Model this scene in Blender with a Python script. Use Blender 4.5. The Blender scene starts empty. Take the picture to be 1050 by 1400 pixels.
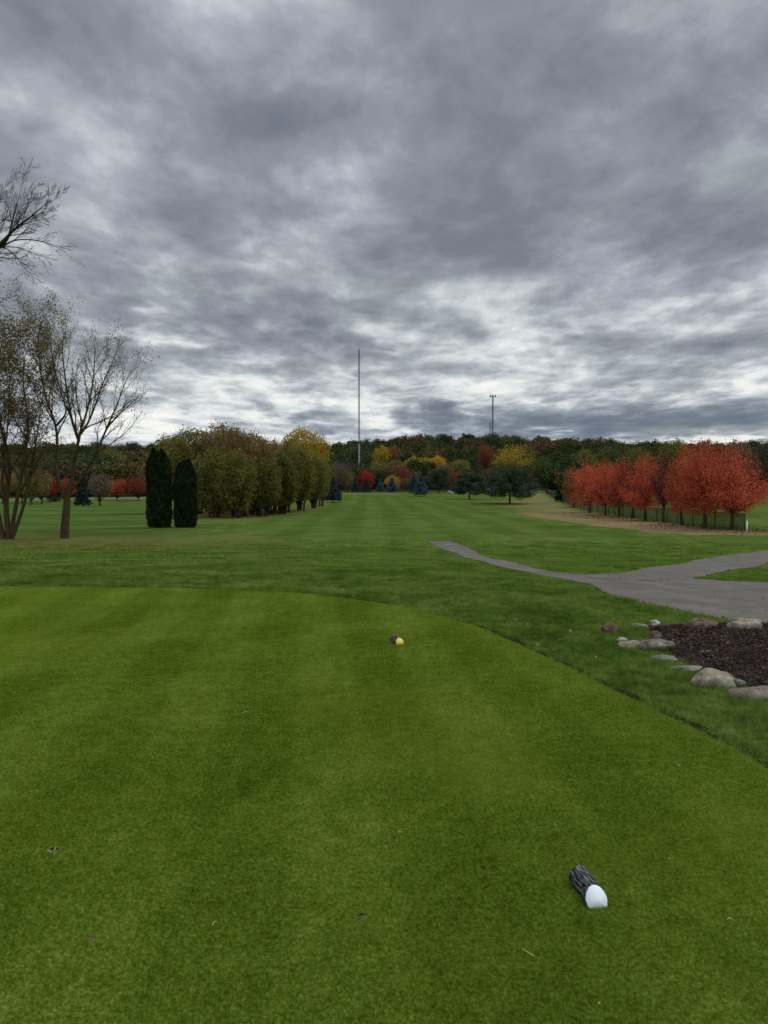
import bpy, math, random
import numpy as np
from mathutils import Vector, noise as mnoise

C = bpy.context.scene.collection
R_ = math.radians
F = 1050.0
PITCH = math.atan(40.0 / 1050.0)
CAM_Z = 1.6
LOW = 1.6            # how far the course lies below the tee

# ------------------------------------------------------------------ terrain
TEE = [(-18, 11.3), (-12, 11.7), (-5.9, 11.75), (-3.2, 11.6), (-1.35, 11.1), (-0.4, 10.45), (0.35, 9.75), (0.75, 9.05),
       (1.05, 8.4), (1.28, 7.7), (1.48, 7.0), (1.66, 6.3), (1.84, 5.6), (2.0, 5.0), (2.12, 4.4), (2.24, 3.7), (2.3, 3.0), (2.3, -7), (-18, -7)]

def poly_sdf(px, py, poly):
    """signed distance, negative inside"""
    px = np.asarray(px, float); py = np.asarray(py, float)
    d = np.full(px.shape, 1e18); inside = np.zeros(px.shape, bool)
    n = len(poly)
    for i in range(n):
        ax, ay = poly[i]; bx, by = poly[(i + 1) % n]
        ex, ey = bx - ax, by - ay
        t = np.clip(((px - ax) * ex + (py - ay) * ey) / (ex * ex + ey * ey + 1e-12), 0, 1)
        d = np.minimum(d, (px - ax - t * ex) ** 2 + (py - ay - t * ey) ** 2)
        c = ((ay > py) != (by > py))
        with np.errstate(divide='ignore', invalid='ignore'):
            xi = ax + (py - ay) / (by - ay + (1e-12 if by == ay else 0)) * ex
        inside ^= c & (px < xi)
    return np.where(inside, -np.sqrt(d), np.sqrt(d))

def sstep(a, b, x):
    t = np.clip((x - a) / (b - a), 0, 1)
    return t * t * (3 - 2 * t)

def terrain(x, y):
    x = np.asarray(x, float); y = np.asarray(y, float)
    d = poly_sdf(x, y, TEE)
    z = -0.022 - 0.03 * sstep(0, .5, d) - (LOW - .05) * sstep(0.2, 27, d)
    und = sstep(2, 18, d)
    z = z + und * (0.07 * np.sin(x * 0.23 + 1.3) * np.sin(y * 0.19) + 0.05 * np.sin(x * .11 + y * .31))
    # forward tee of the shorter course, low mound left of centre
    z = z + 0.26 * np.exp(-((x + 3.6) / 4.5) ** 2 - ((y - 30.5) / 5.0) ** 2)
    r = np.sqrt(x * x + y * y)
    az = np.arctan2(x, y)
    # far wooded ridge
    prof = 1.0 + 0.25 * np.sin(az * 5 + 1.0) + 0.12 * np.sin(az * 13)
    hill = sstep(235, 560, r) * 17 * prof
    hill = hill * np.where(np.abs(az) < 1.6, 1, .6)
    z = z + hill
    # dry bank rising at the right side beyond the fence corner
    z = z + 0.5 * sstep(18, 45, x) * sstep(90, 150, y) * (1 - sstep(220, 300, y))
    return z

def ray(px, py):
    X = (px - 525) / F; Y = -(py - 700) / F
    c, s = math.cos(PITCH), math.sin(PITCH)
    return Vector((X, c + Y * s, -s + Y * c))

def ground(px, py):
    """where the sight line through a photo point meets the ground"""
    d = ray(px, py)
    t = 1.0; last = 1.0
    while t < 900:
        p = Vector((0, 0, CAM_Z)) + d * t
        if p.z < float(terrain(p.x, p.y)):
            lo, hi = last, t
            for _ in range(25):
                m = (lo + hi) / 2; q = Vector((0, 0, CAM_Z)) + d * m
                if q.z < float(terrain(q.x, q.y)): hi = m
                else: lo = m
            q = Vector((0, 0, CAM_Z)) + d * hi
            return q.x, q.y
        last = t; t *= 1.01
    return d.x * 300, d.y * 300

def gz(x, y): return float(terrain(x, y))

# ------------------------------------------------------------------ node helpers
def new_mat(name):
    m = bpy.data.materials.new(name); m.use_nodes = True
    nt = m.node_tree; nt.nodes.clear()
    out = nt.nodes.new('ShaderNodeOutputMaterial')
    return m, nt, out

class NB:
    def __init__(s, nt): s.nt = nt
    def n(s, t, **kw):
        nd = s.nt.nodes.new(t)
        for k, v in kw.items(): setattr(nd, k, v)
        return nd
    def lk(s, a, b): s.nt.links.new(a, b)
    def put(s, sock, v):
        if isinstance(v, bpy.types.NodeSocket): s.lk(v, sock)
        else: sock.default_value = v
    def m(s, op, a, b=0.0, c=0.0, clamp=False):
        nd = s.n('ShaderNodeMath', operation=op); nd.use_clamp = clamp
        s.put(nd.inputs[0], a); s.put(nd.inputs[1], b); s.put(nd.inputs[2], c)
        return nd.outputs[0]
    def mix(s, f, a, b, mode='MIX'):
        nd = s.n('ShaderNodeMix', data_type='RGBA', blend_type=mode)
        s.put(nd.inputs[0], f)
        for k, v in ((6, a), (7, b)):
            if isinstance(v, tuple) and len(v) == 3: v = (*v, 1)
            s.put(nd.inputs[k], v)
        return nd.outputs[2]
    def noise(s, vec, scale, detail=3, rough=.5, dist=0.0, out=0):
        nd = s.n('ShaderNodeTexNoise')
        if vec is not None: s.lk(vec, nd.inputs['Vector'])
        nd.inputs['Scale'].default_value = scale; nd.inputs['Detail'].default_value = detail
        nd.inputs['Roughness'].default_value = rough; nd.inputs['Distortion'].default_value = dist
        return nd.outputs[out]
    def ramp(s, f, stops, interp='LINEAR'):
        nd = s.n('ShaderNodeValToRGB'); cr = nd.color_ramp; cr.interpolation = interp
        while len(cr.elements) < len(stops): cr.elements.new(0.5)
        for e, (p, c) in zip(cr.elements, stops):
            e.position = p; e.color = (*c, 1) if len(c) == 3 else c
        s.lk(f, nd.inputs[0]); return nd.outputs[0]
    def rng(s, v, a, b, c, d, smooth=False):
        nd = s.n('ShaderNodeMapRange'); nd.interpolation_type = 'SMOOTHSTEP' if smooth else 'LINEAR'
        s.put(nd.inputs[0], v)
        for i, k in enumerate((a, b, c, d)): nd.inputs[i + 1].default_value = k
        return nd.outputs[0]
    def attr(s, name, k='Fac'):
        nd = s.n('ShaderNodeAttribute'); nd.attribute_name = name; return nd.outputs[k]
    def pos(s): return s.n('ShaderNodeNewGeometry').outputs['Position']
    def vscale(s, v, x, y, z):
        nd = s.n('ShaderNodeVectorMath', operation='MULTIPLY'); s.lk(v, nd.inputs[0])
        nd.inputs[1].default_value = (x, y, z); return nd.outputs[0]
    def bsdf(s, col, rough=.8, spec=.3, normal=None):
        nd = s.n('ShaderNodeBsdfPrincipled'); s.put(nd.inputs['Base Color'], (*col, 1) if isinstance(col, tuple) and len(col) == 3 else col)
        s.put(nd.inputs['Roughness'], rough); nd.inputs['Specular IOR Level'].default_value = spec
        if normal is not None: s.lk(normal, nd.inputs['Normal'])
        return nd.outputs[0]
    def bump(s, h, strength=.5, dist=.02):
        nd = s.n('ShaderNodeBump'); s.lk(h, nd.inputs['Height'])
        nd.inputs['Strength'].default_value = strength; nd.inputs['Distance'].default_value = dist
        return nd.outputs[0]

# ------------------------------------------------------------------ object helpers
def tag(o, label=None, cat=None, group=None, kind=None):
    if label: o['label'] = label
    if cat: o['category'] = cat
    if group: o['group'] = group
    if kind: o['kind'] = kind
    return o

def np_mesh(name, V, faces, mats, parent=None, tint=None, mi=None, smooth=False, link=True, attrs=None):
    """V (n,3); faces list of arrays (k, m) with m corners each"""
    me = bpy.data.meshes.new(name)
    V = np.asarray(V, np.float32)
    faces = [np.asarray(f, np.int32) for f in faces if len(f)]
    nl = sum(f.size for f in faces); nf = sum(len(f) for f in faces)
    me.vertices.add(len(V)); me.vertices.foreach_set('co', V.ravel())
    me.loops.add(nl); me.loops.foreach_set('vertex_index', np.concatenate([f.ravel() for f in faces]))
    me.polygons.add(nf)
    cnt = np.concatenate([np.full(len(f), f.shape[1], np.int32) for f in faces])
    st = np.concatenate([[0], np.cumsum(cnt)[:-1]]).astype(np.int32)
    me.polygons.foreach_set('loop_start', st); me.polygons.foreach_set('loop_total', cnt)
    if mi is not None: me.polygons.foreach_set('material_index', np.asarray(mi, np.int32))
    if smooth: me.polygons.foreach_set('use_smooth', np.ones(nf, bool))
    for m in (mats if isinstance(mats, (list, tuple)) else [mats]): me.materials.append(m)
    at = dict(attrs or {})
    if tint is not None: at['tint'] = tint
    for k, v in at.items():
        a = me.attributes.new(k, 'FLOAT', 'POINT'); a.data.foreach_set('value', np.asarray(v, np.float32))
    me.update(calc_edges=True); me.validate()
    o = bpy.data.objects.new(name, me)
    if link: C.objects.link(o)
    if parent: o.parent = parent
    return o

def empty(name, loc, rz=0):
    o = bpy.data.objects.new(name, None); C.objects.link(o)
    o.location = loc; o.rotation_euler = (0, 0, rz); o.empty_display_size = .2
    return o

class Tubes:
    def __init__(s): s.V = []; s.Q = []; s.n = 0
    def tube(s, pts, rad, sides=5, cap=False):
        pts = np.asarray(pts, float); rad = np.asarray(rad, float); k = len(pts)
        tan = np.gradient(pts, axis=0); tan /= (np.linalg.norm(tan, axis=1, keepdims=True) + 1e-9)
        up = np.array([0, 0, 1.0]) if abs(tan[0][2]) < .9 else np.array([1.0, 0, 0])
        a = np.cross(tan, up); a /= (np.linalg.norm(a, axis=1, keepdims=True) + 1e-9)
        b = np.cross(tan, a)
        th = np.linspace(0, 2 * np.pi, sides, endpoint=False)
        ring = a[:, None, :] * np.cos(th)[None, :, None] + b[:, None, :] * np.sin(th)[None, :, None]
        V = (pts[:, None, :] + ring * rad[:, None, None]).reshape(-1, 3)
        i = np.arange(k - 1)[:, None] * sides; j = np.arange(sides)[None, :]; j2 = (j + 1) % sides
        Q = np.stack([i + j, i + j2, i + sides + j2, i + sides + j], -1).reshape(-1, 4) + s.n
        s.V.append(V); s.Q.append(Q); s.n += len(V)
        if cap:
            c = np.array([pts[0], pts[-1]]); s.V.append(c)
            q0 = np.stack([np.full(sides, s.n), j2[0] + s.n - len(V), j[0] + s.n - len(V), j[0] + s.n - len(V)], -1)
            e = s.n - sides
            q1 = np.stack([np.full(sides, s.n + 1), j[0] + e, j2[0] + e, j2[0] + e], -1)
            s.T = getattr(s, 'T', []) + [q0[:, :3], q1[:, :3]]; s.n += 2
    def build(s, name, mat, parent=None, smooth=True, **kw):
        f = [np.concatenate(s.Q)] if s.Q else []
        if getattr(s, 'T', None): f.append(np.concatenate(s.T))
        return np_mesh(name, np.concatenate(s.V), f, mat, parent, smooth=smooth, **kw)

def boxes_mesh(name, boxes, mat, parent=None, **kw):
    V = []; Q = []; n = 0
    for (cx, cy, cz, sx, sy, sz) in boxes:
        for dz in (-1, 1):
            for dx, dy in ((-1, -1), (1, -1), (1, 1), (-1, 1)):
                V.append((cx + dx * sx / 2, cy + dy * sy / 2, cz + dz * sz / 2))
        for f in ((0, 3, 2, 1), (4, 5, 6, 7), (0, 1, 5, 4), (1, 2, 6, 5), (2, 3, 7, 6), (3, 0, 4, 7)): Q.append([n + k for k in f])
        n += 8
    return np_mesh(name, V, [Q], mat, parent, **kw)

def leaf_quads(rs, P, size, aspect=.6, axis=None, axis_w=0.0, flat=0.0):
    """diamond leaves at P (n,3). returns V, Q, tint"""
    n = len(P)
    d = rs.normal(size=(n, 3)); d /= np.linalg.norm(d, axis=1, keepdims=True)
    if axis is not None:
        d = d * (1 - axis_w) + axis * axis_w; d /= (np.linalg.norm(d, axis=1, keepdims=True) + 1e-9)
    d[:, 2] *= (1 - flat)
    w = rs.normal(size=(n, 3)); w[:, 2] *= (1 - flat * .7)
    w = np.cross(d, w); w /= (np.linalg.norm(w, axis=1, keepdims=True) + 1e-9)
    s = size * rs.uniform(.6, 1.35, (n, 1))
    a = P - d * s * .5; c = P + d * s * .5
    b = P + w * s * .5 * aspect; e = P - w * s * .5 * aspect
    V = np.stack([a, b, c, e], 1).reshape(-1, 3)
    Q = np.arange(4 * n).reshape(n, 4)
    t = np.repeat(np.clip(rs.normal(.5, .2, n), 0, 1), 4)
    return V, Q, t

# ------------------------------------------------------------------ materials
def leaf_mat(name, stops, transl=.3, inst=False, hue_noise=.6, scale=.35):
    m, nt, out = new_mat(name); b = NB(nt)
    f = b.attr('tint')
    nz = b.noise(b.pos(), scale * 3, 2)
    f2 = b.m('ADD', b.m('MULTIPLY', f, .45), b.m('MULTIPLY', b.rng(nz, .3, .7, 0, 1), .55))
    col = b.ramp(f2, stops)
    rnd = b.n('ShaderNodeObjectInfo').outputs['Random']
    v = b.rng(rnd, 0, 1, .82, 1.15)
    hs = b.n('ShaderNodeHueSaturation'); b.lk(col, hs.inputs['Color']); b.lk(v, hs.inputs['Value'])
    col = hs.outputs[0]
    d = b.n('ShaderNodeBsdfDiffuse'); b.lk(col, d.inputs[0])
    t = b.n('ShaderNodeBsdfTranslucent'); b.lk(col, t.inputs[0])
    mx = b.n('ShaderNodeMixShader'); mx.inputs[0].default_value = transl
    b.lk(d.outputs[0], mx.inputs[1]); b.lk(t.outputs[0], mx.inputs[2]); b.lk(mx.outputs[0], out.inputs[0])
    return m

def g(*c): return [(i / (len(c) - 1), k) for i, k in enumerate(c)]
M = {}
M['red'] = leaf_mat('red_leaves', g((.26, .034, .024), (.48, .074, .044), (.60, .14, .066), (.62, .24, .10)))
M['redpurple'] = leaf_mat('purple_red_leaves', g((0.060, 0.019, 0.022), (0.132, 0.034, 0.034), (0.228, 0.066, 0.054)))
M['orange'] = leaf_mat('orange_leaves', g((0.203, 0.038, 0.020), (0.378, 0.088, 0.038), (0.486, 0.176, 0.068)))
M['orangegreen'] = leaf_mat('orange_green_leaves', g((.10, .09, .02), (.25, .09, .02), (.35, .12, .03)))
M['crimson'] = leaf_mat('crimson_leaves', g((0.135, 0.016, 0.016), (0.324, 0.030, 0.030), (0.486, 0.068, 0.061)))
M['dullred'] = leaf_mat('dull_red_leaves', g((.10, .022, .018), (.22, .04, .03), (.30, .08, .05)))
M['rust'] = leaf_mat('rust_leaves', g((0.104, 0.039, 0.019), (0.221, 0.072, 0.033), (0.312, 0.117, 0.046)))
M['yellow'] = leaf_mat('yellow_leaves', g((0.154, 0.132, 0.022), (0.418, 0.297, 0.033), (0.572, 0.418, 0.055)))
M['gold'] = leaf_mat('gold_leaves', g((0.242, 0.143, 0.022), (0.528, 0.308, 0.039), (0.638, 0.440, 0.077)))
M['olive'] = leaf_mat('olive_leaves', g((.06, .064, .017), (.14, .138, .034), (.25, .225, .055)))
M['olivelight'] = leaf_mat('light_olive_leaves', g((.085, .088, .022), (.19, .175, .042), (.31, .26, .065)))
M['brownolive'] = leaf_mat('brown_olive_leaves', g((0.096, 0.072, 0.029), (0.208, 0.147, 0.056), (0.352, 0.240, 0.088)))
M['browngrey'] = leaf_mat('brown_grey_leaves', g((0.072, 0.052, 0.036), (0.143, 0.104, 0.072), (0.221, 0.169, 0.117)))
M['green'] = leaf_mat('green_leaves', g((0.031, 0.049, 0.014), (0.070, 0.101, 0.028), (0.140, 0.168, 0.049)))
M['darkgreen'] = leaf_mat('dark_green_leaves', g((0.016, 0.029, 0.012), (0.036, 0.058, 0.023), (0.072, 0.098, 0.042)))
M['spruce'] = leaf_mat('spruce_needles', g((0.014, 0.026, 0.022), (0.034, 0.054, 0.048), (0.060, 0.090, 0.082)), transl=.1)
M['bluespruce'] = leaf_mat('blue_spruce_needles', g((0.025, 0.044, 0.053), (0.056, 0.088, 0.106), (0.100, 0.144, 0.175)), transl=.1)
M['pine'] = leaf_mat('pine_needles', g((0.021, 0.034, 0.018), (0.046, 0.068, 0.039), (0.091, 0.117, 0.072)), transl=.1)
M['cedar'] = leaf_mat('arborvitae_foliage', g((.008, .016, .007), (.018, .034, .014), (.05, .072, .03)), transl=.1, scale=1.2)
M['sparse'] = leaf_mat('late_autumn_leaves', g((0.060, 0.054, 0.018), (0.144, 0.114, 0.036), (0.288, 0.204, 0.060)))
wood_stops = g((.024, .036, .014), (.040, .050, .018), (.030, .042, .018), (.070, .072, .024), (.075, .056, .028), (.055, .052, .032), (.040, .052, .018), (.105, .066, .03), (.06, .07, .024), (.13, .115, .03))

def wood_mat():
    m, nt, out = new_mat('woodland_leaves'); b = NB(nt)
    rnd = b.n('ShaderNodeObjectInfo').outputs['Random']
    col = b.ramp(rnd, wood_stops, 'CONSTANT')
    f = b.m('ADD', b.m('MULTIPLY', b.attr('tint'), .8), b.m('MULTIPLY', b.noise(b.pos(), .5, 2), .8))
    v = b.rng(f, .4, 1.2, .85, 1.55)
    hs = b.n('ShaderNodeHueSaturation'); b.lk(col, hs.inputs['Color']); b.lk(v, hs.inputs['Value'])
    b.lk(b.m('ADD', b.rng(b.m('FRACT', b.m('MULTIPLY', rnd, 37.0)), 0, 1, -.02, .02), .5), hs.inputs['Hue'])
    d = b.n('ShaderNodeBsdfDiffuse'); b.lk(hs.outputs[0], d.inputs[0]); b.lk(d.outputs[0], out.inputs[0])
    return m
M['wood'] = wood_mat()

def bark_mat(name, c1, c2, scale=6, moss=None):
    m, nt, out = new_mat(name); b = NB(nt)
    p = b.vscale(b.pos(), 1, 1, .25)
    nz = b.noise(p, scale * 2, 6, .65)
    col = b.ramp(nz, [(.3, c1), (.7, c2)])
    if moss:
        mz = b.rng(b.noise(b.pos(), 1.2, 3), .45, .65, 0, 1)
        col = b.mix(mz, col, moss)
    b.lk(b.bsdf(col, .9, .15, b.bump(nz, .8, .03)), out.inputs[0])
    return m
M['bark'] = bark_mat('dark_bark', (.022, .017, .012), (.065, .05, .036))
M['barkwarm'] = bark_mat('warm_bark', (.025, .016, .009), (.08, .05, .022), 6, (.05, .042, .014))
M['barkgrey'] = bark_mat('grey_bark', (.04, .036, .032), (.12, .11, .10))

def ground_mat():
    m, nt, out = new_mat('grass_ground'); b = NB(nt)
    P = b.pos()
    sx = b.n('ShaderNodeSeparateXYZ'); b.lk(P, sx.inputs[0]); x, y = sx.outputs[0], sx.outputs[1]
    wob = b.noise(P, .06, 2)
    big = b.noise(P, .12, 4, .55)
    mid = b.noise(b.vscale(P, 1, .55, 1), 1.1, 5, .6)
    fine = b.noise(P, 14, 4, .7)
    vf = b.noise(P, 60, 3, .7)
    rough = b.ramp(b.m('ADD', b.m('MULTIPLY', mid, .5), b.m('MULTIPLY', b.noise(P, 4.2, 3, .6), .5)), [(.34, (.034, .062, .012)), (.5, (.066, .108, .020)), (.64, (.10, .145, .034))])
    yel = b.rng(big, .45, .68, 0, .65)
    rough = b.mix(yel, rough, (.115, .125, .03))
    # fairway mowing bands running away from the tee
    bx = b.m('ADD', x, b.m('MULTIPLY', y, .019))
    st = b.m('SINE', b.m('ADD', b.m('MULTIPLY', bx, 2 * math.pi / 3.5), b.m('MULTIPLY', wob, 2.0)))
    st = b.rng(st, -.5, .5, 0, 1, True)
    fw = b.mix(st, (.064, .102, .019), (.075, .115, .024))
    by = b.m('ADD', b.m('MULTIPLY', y, .97), b.m('MULTIPLY', x, -.25))
    sl = b.rng(b.m('SINE', b.m('MULTIPLY', by, 2 * math.pi / 14.0)), -.4, .4, 0, 1, True)
    lawn = b.mix(sl, (.056, .096, .020), (.072, .114, .026))
    patch = b.rng(b.noise(P, .35, 4, .6), .35, .7, .8, 1.2)
    a_f = b.attr('fairway'); a_l = b.attr('lawn')
    wobf = b.m('MULTIPLY', b.m('SUBTRACT', mid, .5), .5)
    col = b.mix(b.m('ADD', a_l, 0.0, clamp=True), rough, lawn)
    col = b.mix(b.m('ADD', a_f, 0.0, clamp=True), col, fw)
    hv = b.n('ShaderNodeHueSaturation'); b.lk(col, hv.inputs['Color']); b.lk(patch, hv.inputs['Value']); col = hv.outputs[0]
    # dead grass
    sn = b.noise(b.vscale(P, .35, 1, 1), .9, 5, .65)
    a_s = b.m('ADD', b.attr('straw'), b.m('MULTIPLY', b.m('SUBTRACT', sn, .5), 1.3))
    scol = b.ramp(b.noise(b.vscale(P, .2, 1, 1), 1.5, 5, .7), [(.3, (.13, .09, .045)), (.55, (.20, .14, .075)), (.75, (.27, .20, .11))])
    col = b.mix(b.rng(a_s, .42, .62, 0, 1, True), col, scol)
    a_d = b.m('ADD', b.attr('dry'), b.m('MULTIPLY', b.m('SUBTRACT', sn, .5), 1.2))
    col = b.mix(b.rng(a_d, .3, .9, 0, .75, True), col, (.17, .145, .065))
    # leaf litter under the trees at the left
    ln = b.noise(P, 3.0, 6, .75)
    a_t = b.m('MULTIPLY', b.attr('litter'), b.rng(ln, .35, .68, .25, 1))
    col = b.mix(b.m('MULTIPLY', a_t, .75), col, (.135, .088, .038))
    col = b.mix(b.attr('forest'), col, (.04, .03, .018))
    col = b.mix(b.m('MULTIPLY', b.attr('edge'), .95), col, (.018, .022, .008))  # shade line outside the tee's cut edge, painted into the ground colour
    v = b.rng(b.m('ADD', b.m('MULTIPLY', fine, .6), b.m('MULTIPLY', vf, .4)), .3, .7, .62, 1.38)
    h2 = b.n('ShaderNodeHueSaturation'); b.lk(col, h2.inputs['Color']); b.lk(v, h2.inputs['Value'])
    bh = b.m('ADD', fine, b.m('MULTIPLY', mid, 2.0))
    df = b.n('ShaderNodeBsdfDiffuse'); b.lk(h2.outputs[0], df.inputs[0]); b.lk(b.bump(bh, .5, .05), df.inputs['Normal']); b.lk(df.outputs[0], out.inputs[0])
    return m
M['ground'] = ground_mat()

def blade_mat(name, stops, tee=False):
    m, nt, out = new_mat(name); b = NB(nt)
    P = b.pos()
    sx = b.n('ShaderNodeSeparateXYZ'); b.lk(P, sx.inputs[0]); x, y = sx.outputs[0], sx.outputs[1]
    if tee:
        # mowing bands, two passes crossing at a shallow angle
        wob = b.m('MULTIPLY', b.noise(P, .5, 2), 1.2)
        s1 = b.m('SINE', b.m('ADD', b.m('MULTIPLY', b.m('ADD', x, b.m('MULTIPLY', y, .10)), 2 * math.pi / .95), wob))
        s1 = b.rng(s1, -.5, .5, 0, 1, True)
        s2 = b.rng(b.m('SINE', b.m('ADD', b.m('MULTIPLY', b.m('ADD', b.m('MULTIPLY', x, .9), b.m('MULTIPLY', y, -.45)), 2 * math.pi / 2.1), wob)), -.6, .6, 0, 1, True)
        band = b.m('ADD', b.m('MULTIPLY', s1, .55), b.m('MULTIPLY', s2, .45))
        pat = b.rng(b.noise(P, 1.1, 4, .6), .3, .72, 0, 1)
        fine = b.noise(P, 9, 3, .6); tuft = b.noise(P, 62, 2, .6)
        f = b.m('ADD', b.m('ADD', b.m('MULTIPLY', b.attr('tint'), .22), b.m('MULTIPLY', band, .11)), b.m('MULTIPLY', pat, .13))
        f = b.m('ADD', f, b.m('MULTIPLY', b.rng(fine, .3, .7, 0, 1), .14))
        f = b.m('ADD', f, b.m('MULTIPLY', b.rng(b.m('ADD', b.m('MULTIPLY', tuft, .6), b.m('MULTIPLY', b.noise(P, 150, 2, .6), .4)), .36, .64, 0, 1), .46))
    else:
        pat = b.rng(b.noise(P, .8, 4, .6), .3, .72, 0, 1); tuft = b.rng(b.m('ADD', b.m('MULTIPLY', b.noise(P, 14, 3, .6), .55), b.m('MULTIPLY', b.noise(P, 4.2, 3, .6), .45)), .36, .64, 0, 1)
        f = b.m('ADD', b.m('ADD', b.m('MULTIPLY', b.attr('tint'), .35), b.m('MULTIPLY', pat, .3)), b.m('MULTIPLY', tuft, .35))
    col = b.ramp(f, stops)
    if tee:
        yp = b.rng(b.noise(P, .33, 3, .55), .5, .7, 0, .45)
        col = b.mix(yp, col, (.25, .34, .035))
    d = b.n('ShaderNodeBsdfDiffuse'); b.lk(col, d.inputs[0])
    t = b.n('ShaderNodeBsdfTranslucent'); b.lk(col, t.inputs[0])
    mx = b.n('ShaderNodeMixShader'); mx.inputs[0].default_value = .35
    b.lk(d.outputs[0], mx.inputs[1]); b.lk(t.outputs[0], mx.inputs[2]); b.lk(mx.outputs[0], out.inputs[0])
    return m
M['teeblade'] = blade_mat('tee_grass_blades', [(0.17, (.022, .045, .004)), (.42, (.122, .197, .013)), (.64, (.225, .325, .036)), (.92, (.45, .52, .14))], True)
M['roughblade'] = blade_mat('rough_grass_blades', [(.14, (.012, .030, .005)), (.41, (.095, .165, .022)), (.64, (.20, .29, .055)), (.94, (.42, .46, .17))])

def simple_noise_mat(name, stops, scale=8, rough=.85, bump=.4, dist=.02, spec=.3, detail=6, sc=(1, 1, 1), obj=False):
    m, nt, out = new_mat(name); b = NB(nt)
    P = b.n('ShaderNodeTexCoord').outputs['Object'] if obj else b.pos()
    nz = b.noise(b.vscale(P, *sc), scale, detail, .65)
    col = b.ramp(nz, stops)
    b.lk(b.bsdf(col, rough, spec, b.bump(nz, bump, dist)), out.inputs[0]); return m

def asphalt():
    m, nt, out = new_mat('worn_asphalt'); b = NB(nt); P = b.pos()
    a = b.noise(P, 90, 3, .7); c = b.noise(P, 1.2, 5, .6); k = b.noise(b.vscale(P, 1, 1, 1), 22, 3, .6)
    col = b.ramp(c, [(.3, (.090, .083, .070)), (.7, (.142, .130, .111))])
    v = b.rng(b.m('ADD', b.m('MULTIPLY', a, .6), b.m('MULTIPLY', k, .4)), .3, .7, .6, 1.45)
    hs = b.n('ShaderNodeHueSaturation'); b.lk(col, hs.inputs['Color']); b.lk(v, hs.inputs['Value'])
    vo = b.n('ShaderNodeTexVoronoi', feature='DISTANCE_TO_EDGE'); b.lk(b.vscale(P, 1, .8, 1), vo.inputs['Vector']); vo.inputs['Scale'].default_value = .45
    cr = b.rng(b.m('ADD', vo.outputs[0], b.m('MULTIPLY', b.noise(P, 4, 4), .03)), .010, .020, .5, 0)
    col = b.mix(cr, hs.outputs[0], (.05, .048, .045))
    dz = b.rng(b.noise(P, 2.6, 6, .7), .52, .72, 0, .45)
    col = b.mix(dz, col, (.20, .175, .14))
    b.lk(b.bsdf(col, .95, .08, b.bump(a, .5, .008)), out.inputs[0]); return m
M['asphalt'] = asphalt()
M['palepath'] = simple_noise_mat('pale_gravel', [(.3, (.09, .10, .055)), (.7, (.135, .14, .085))], 2, 1.0, spec=0)
M['teesoil'] = simple_noise_mat('turf_base', [(.3, (.05, .08, .01)), (.7, (.10, .14, .02))], 60, 1.0, spec=0.0)
M['mulchbase'] = simple_noise_mat('mulch_soil', [(.3, (.02, .013, .011)), (.7, (.055, .036, .03))], 25, bump=1, dist=.03)

# ------------------------------------------------------------------ camera
cam = bpy.data.cameras.new('camera'); co = bpy.data.objects.new('camera', cam); C.objects.link(co)
cam.sensor_fit = 'HORIZONTAL'; cam.sensor_width = 36; cam.lens = 36; cam.clip_end = 6000; cam.clip_start = .05
co.location = (0, 0, CAM_Z); co.rotation_euler = (math.pi / 2 - PITCH, 0, 0)
bpy.context.scene.camera = co

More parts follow.
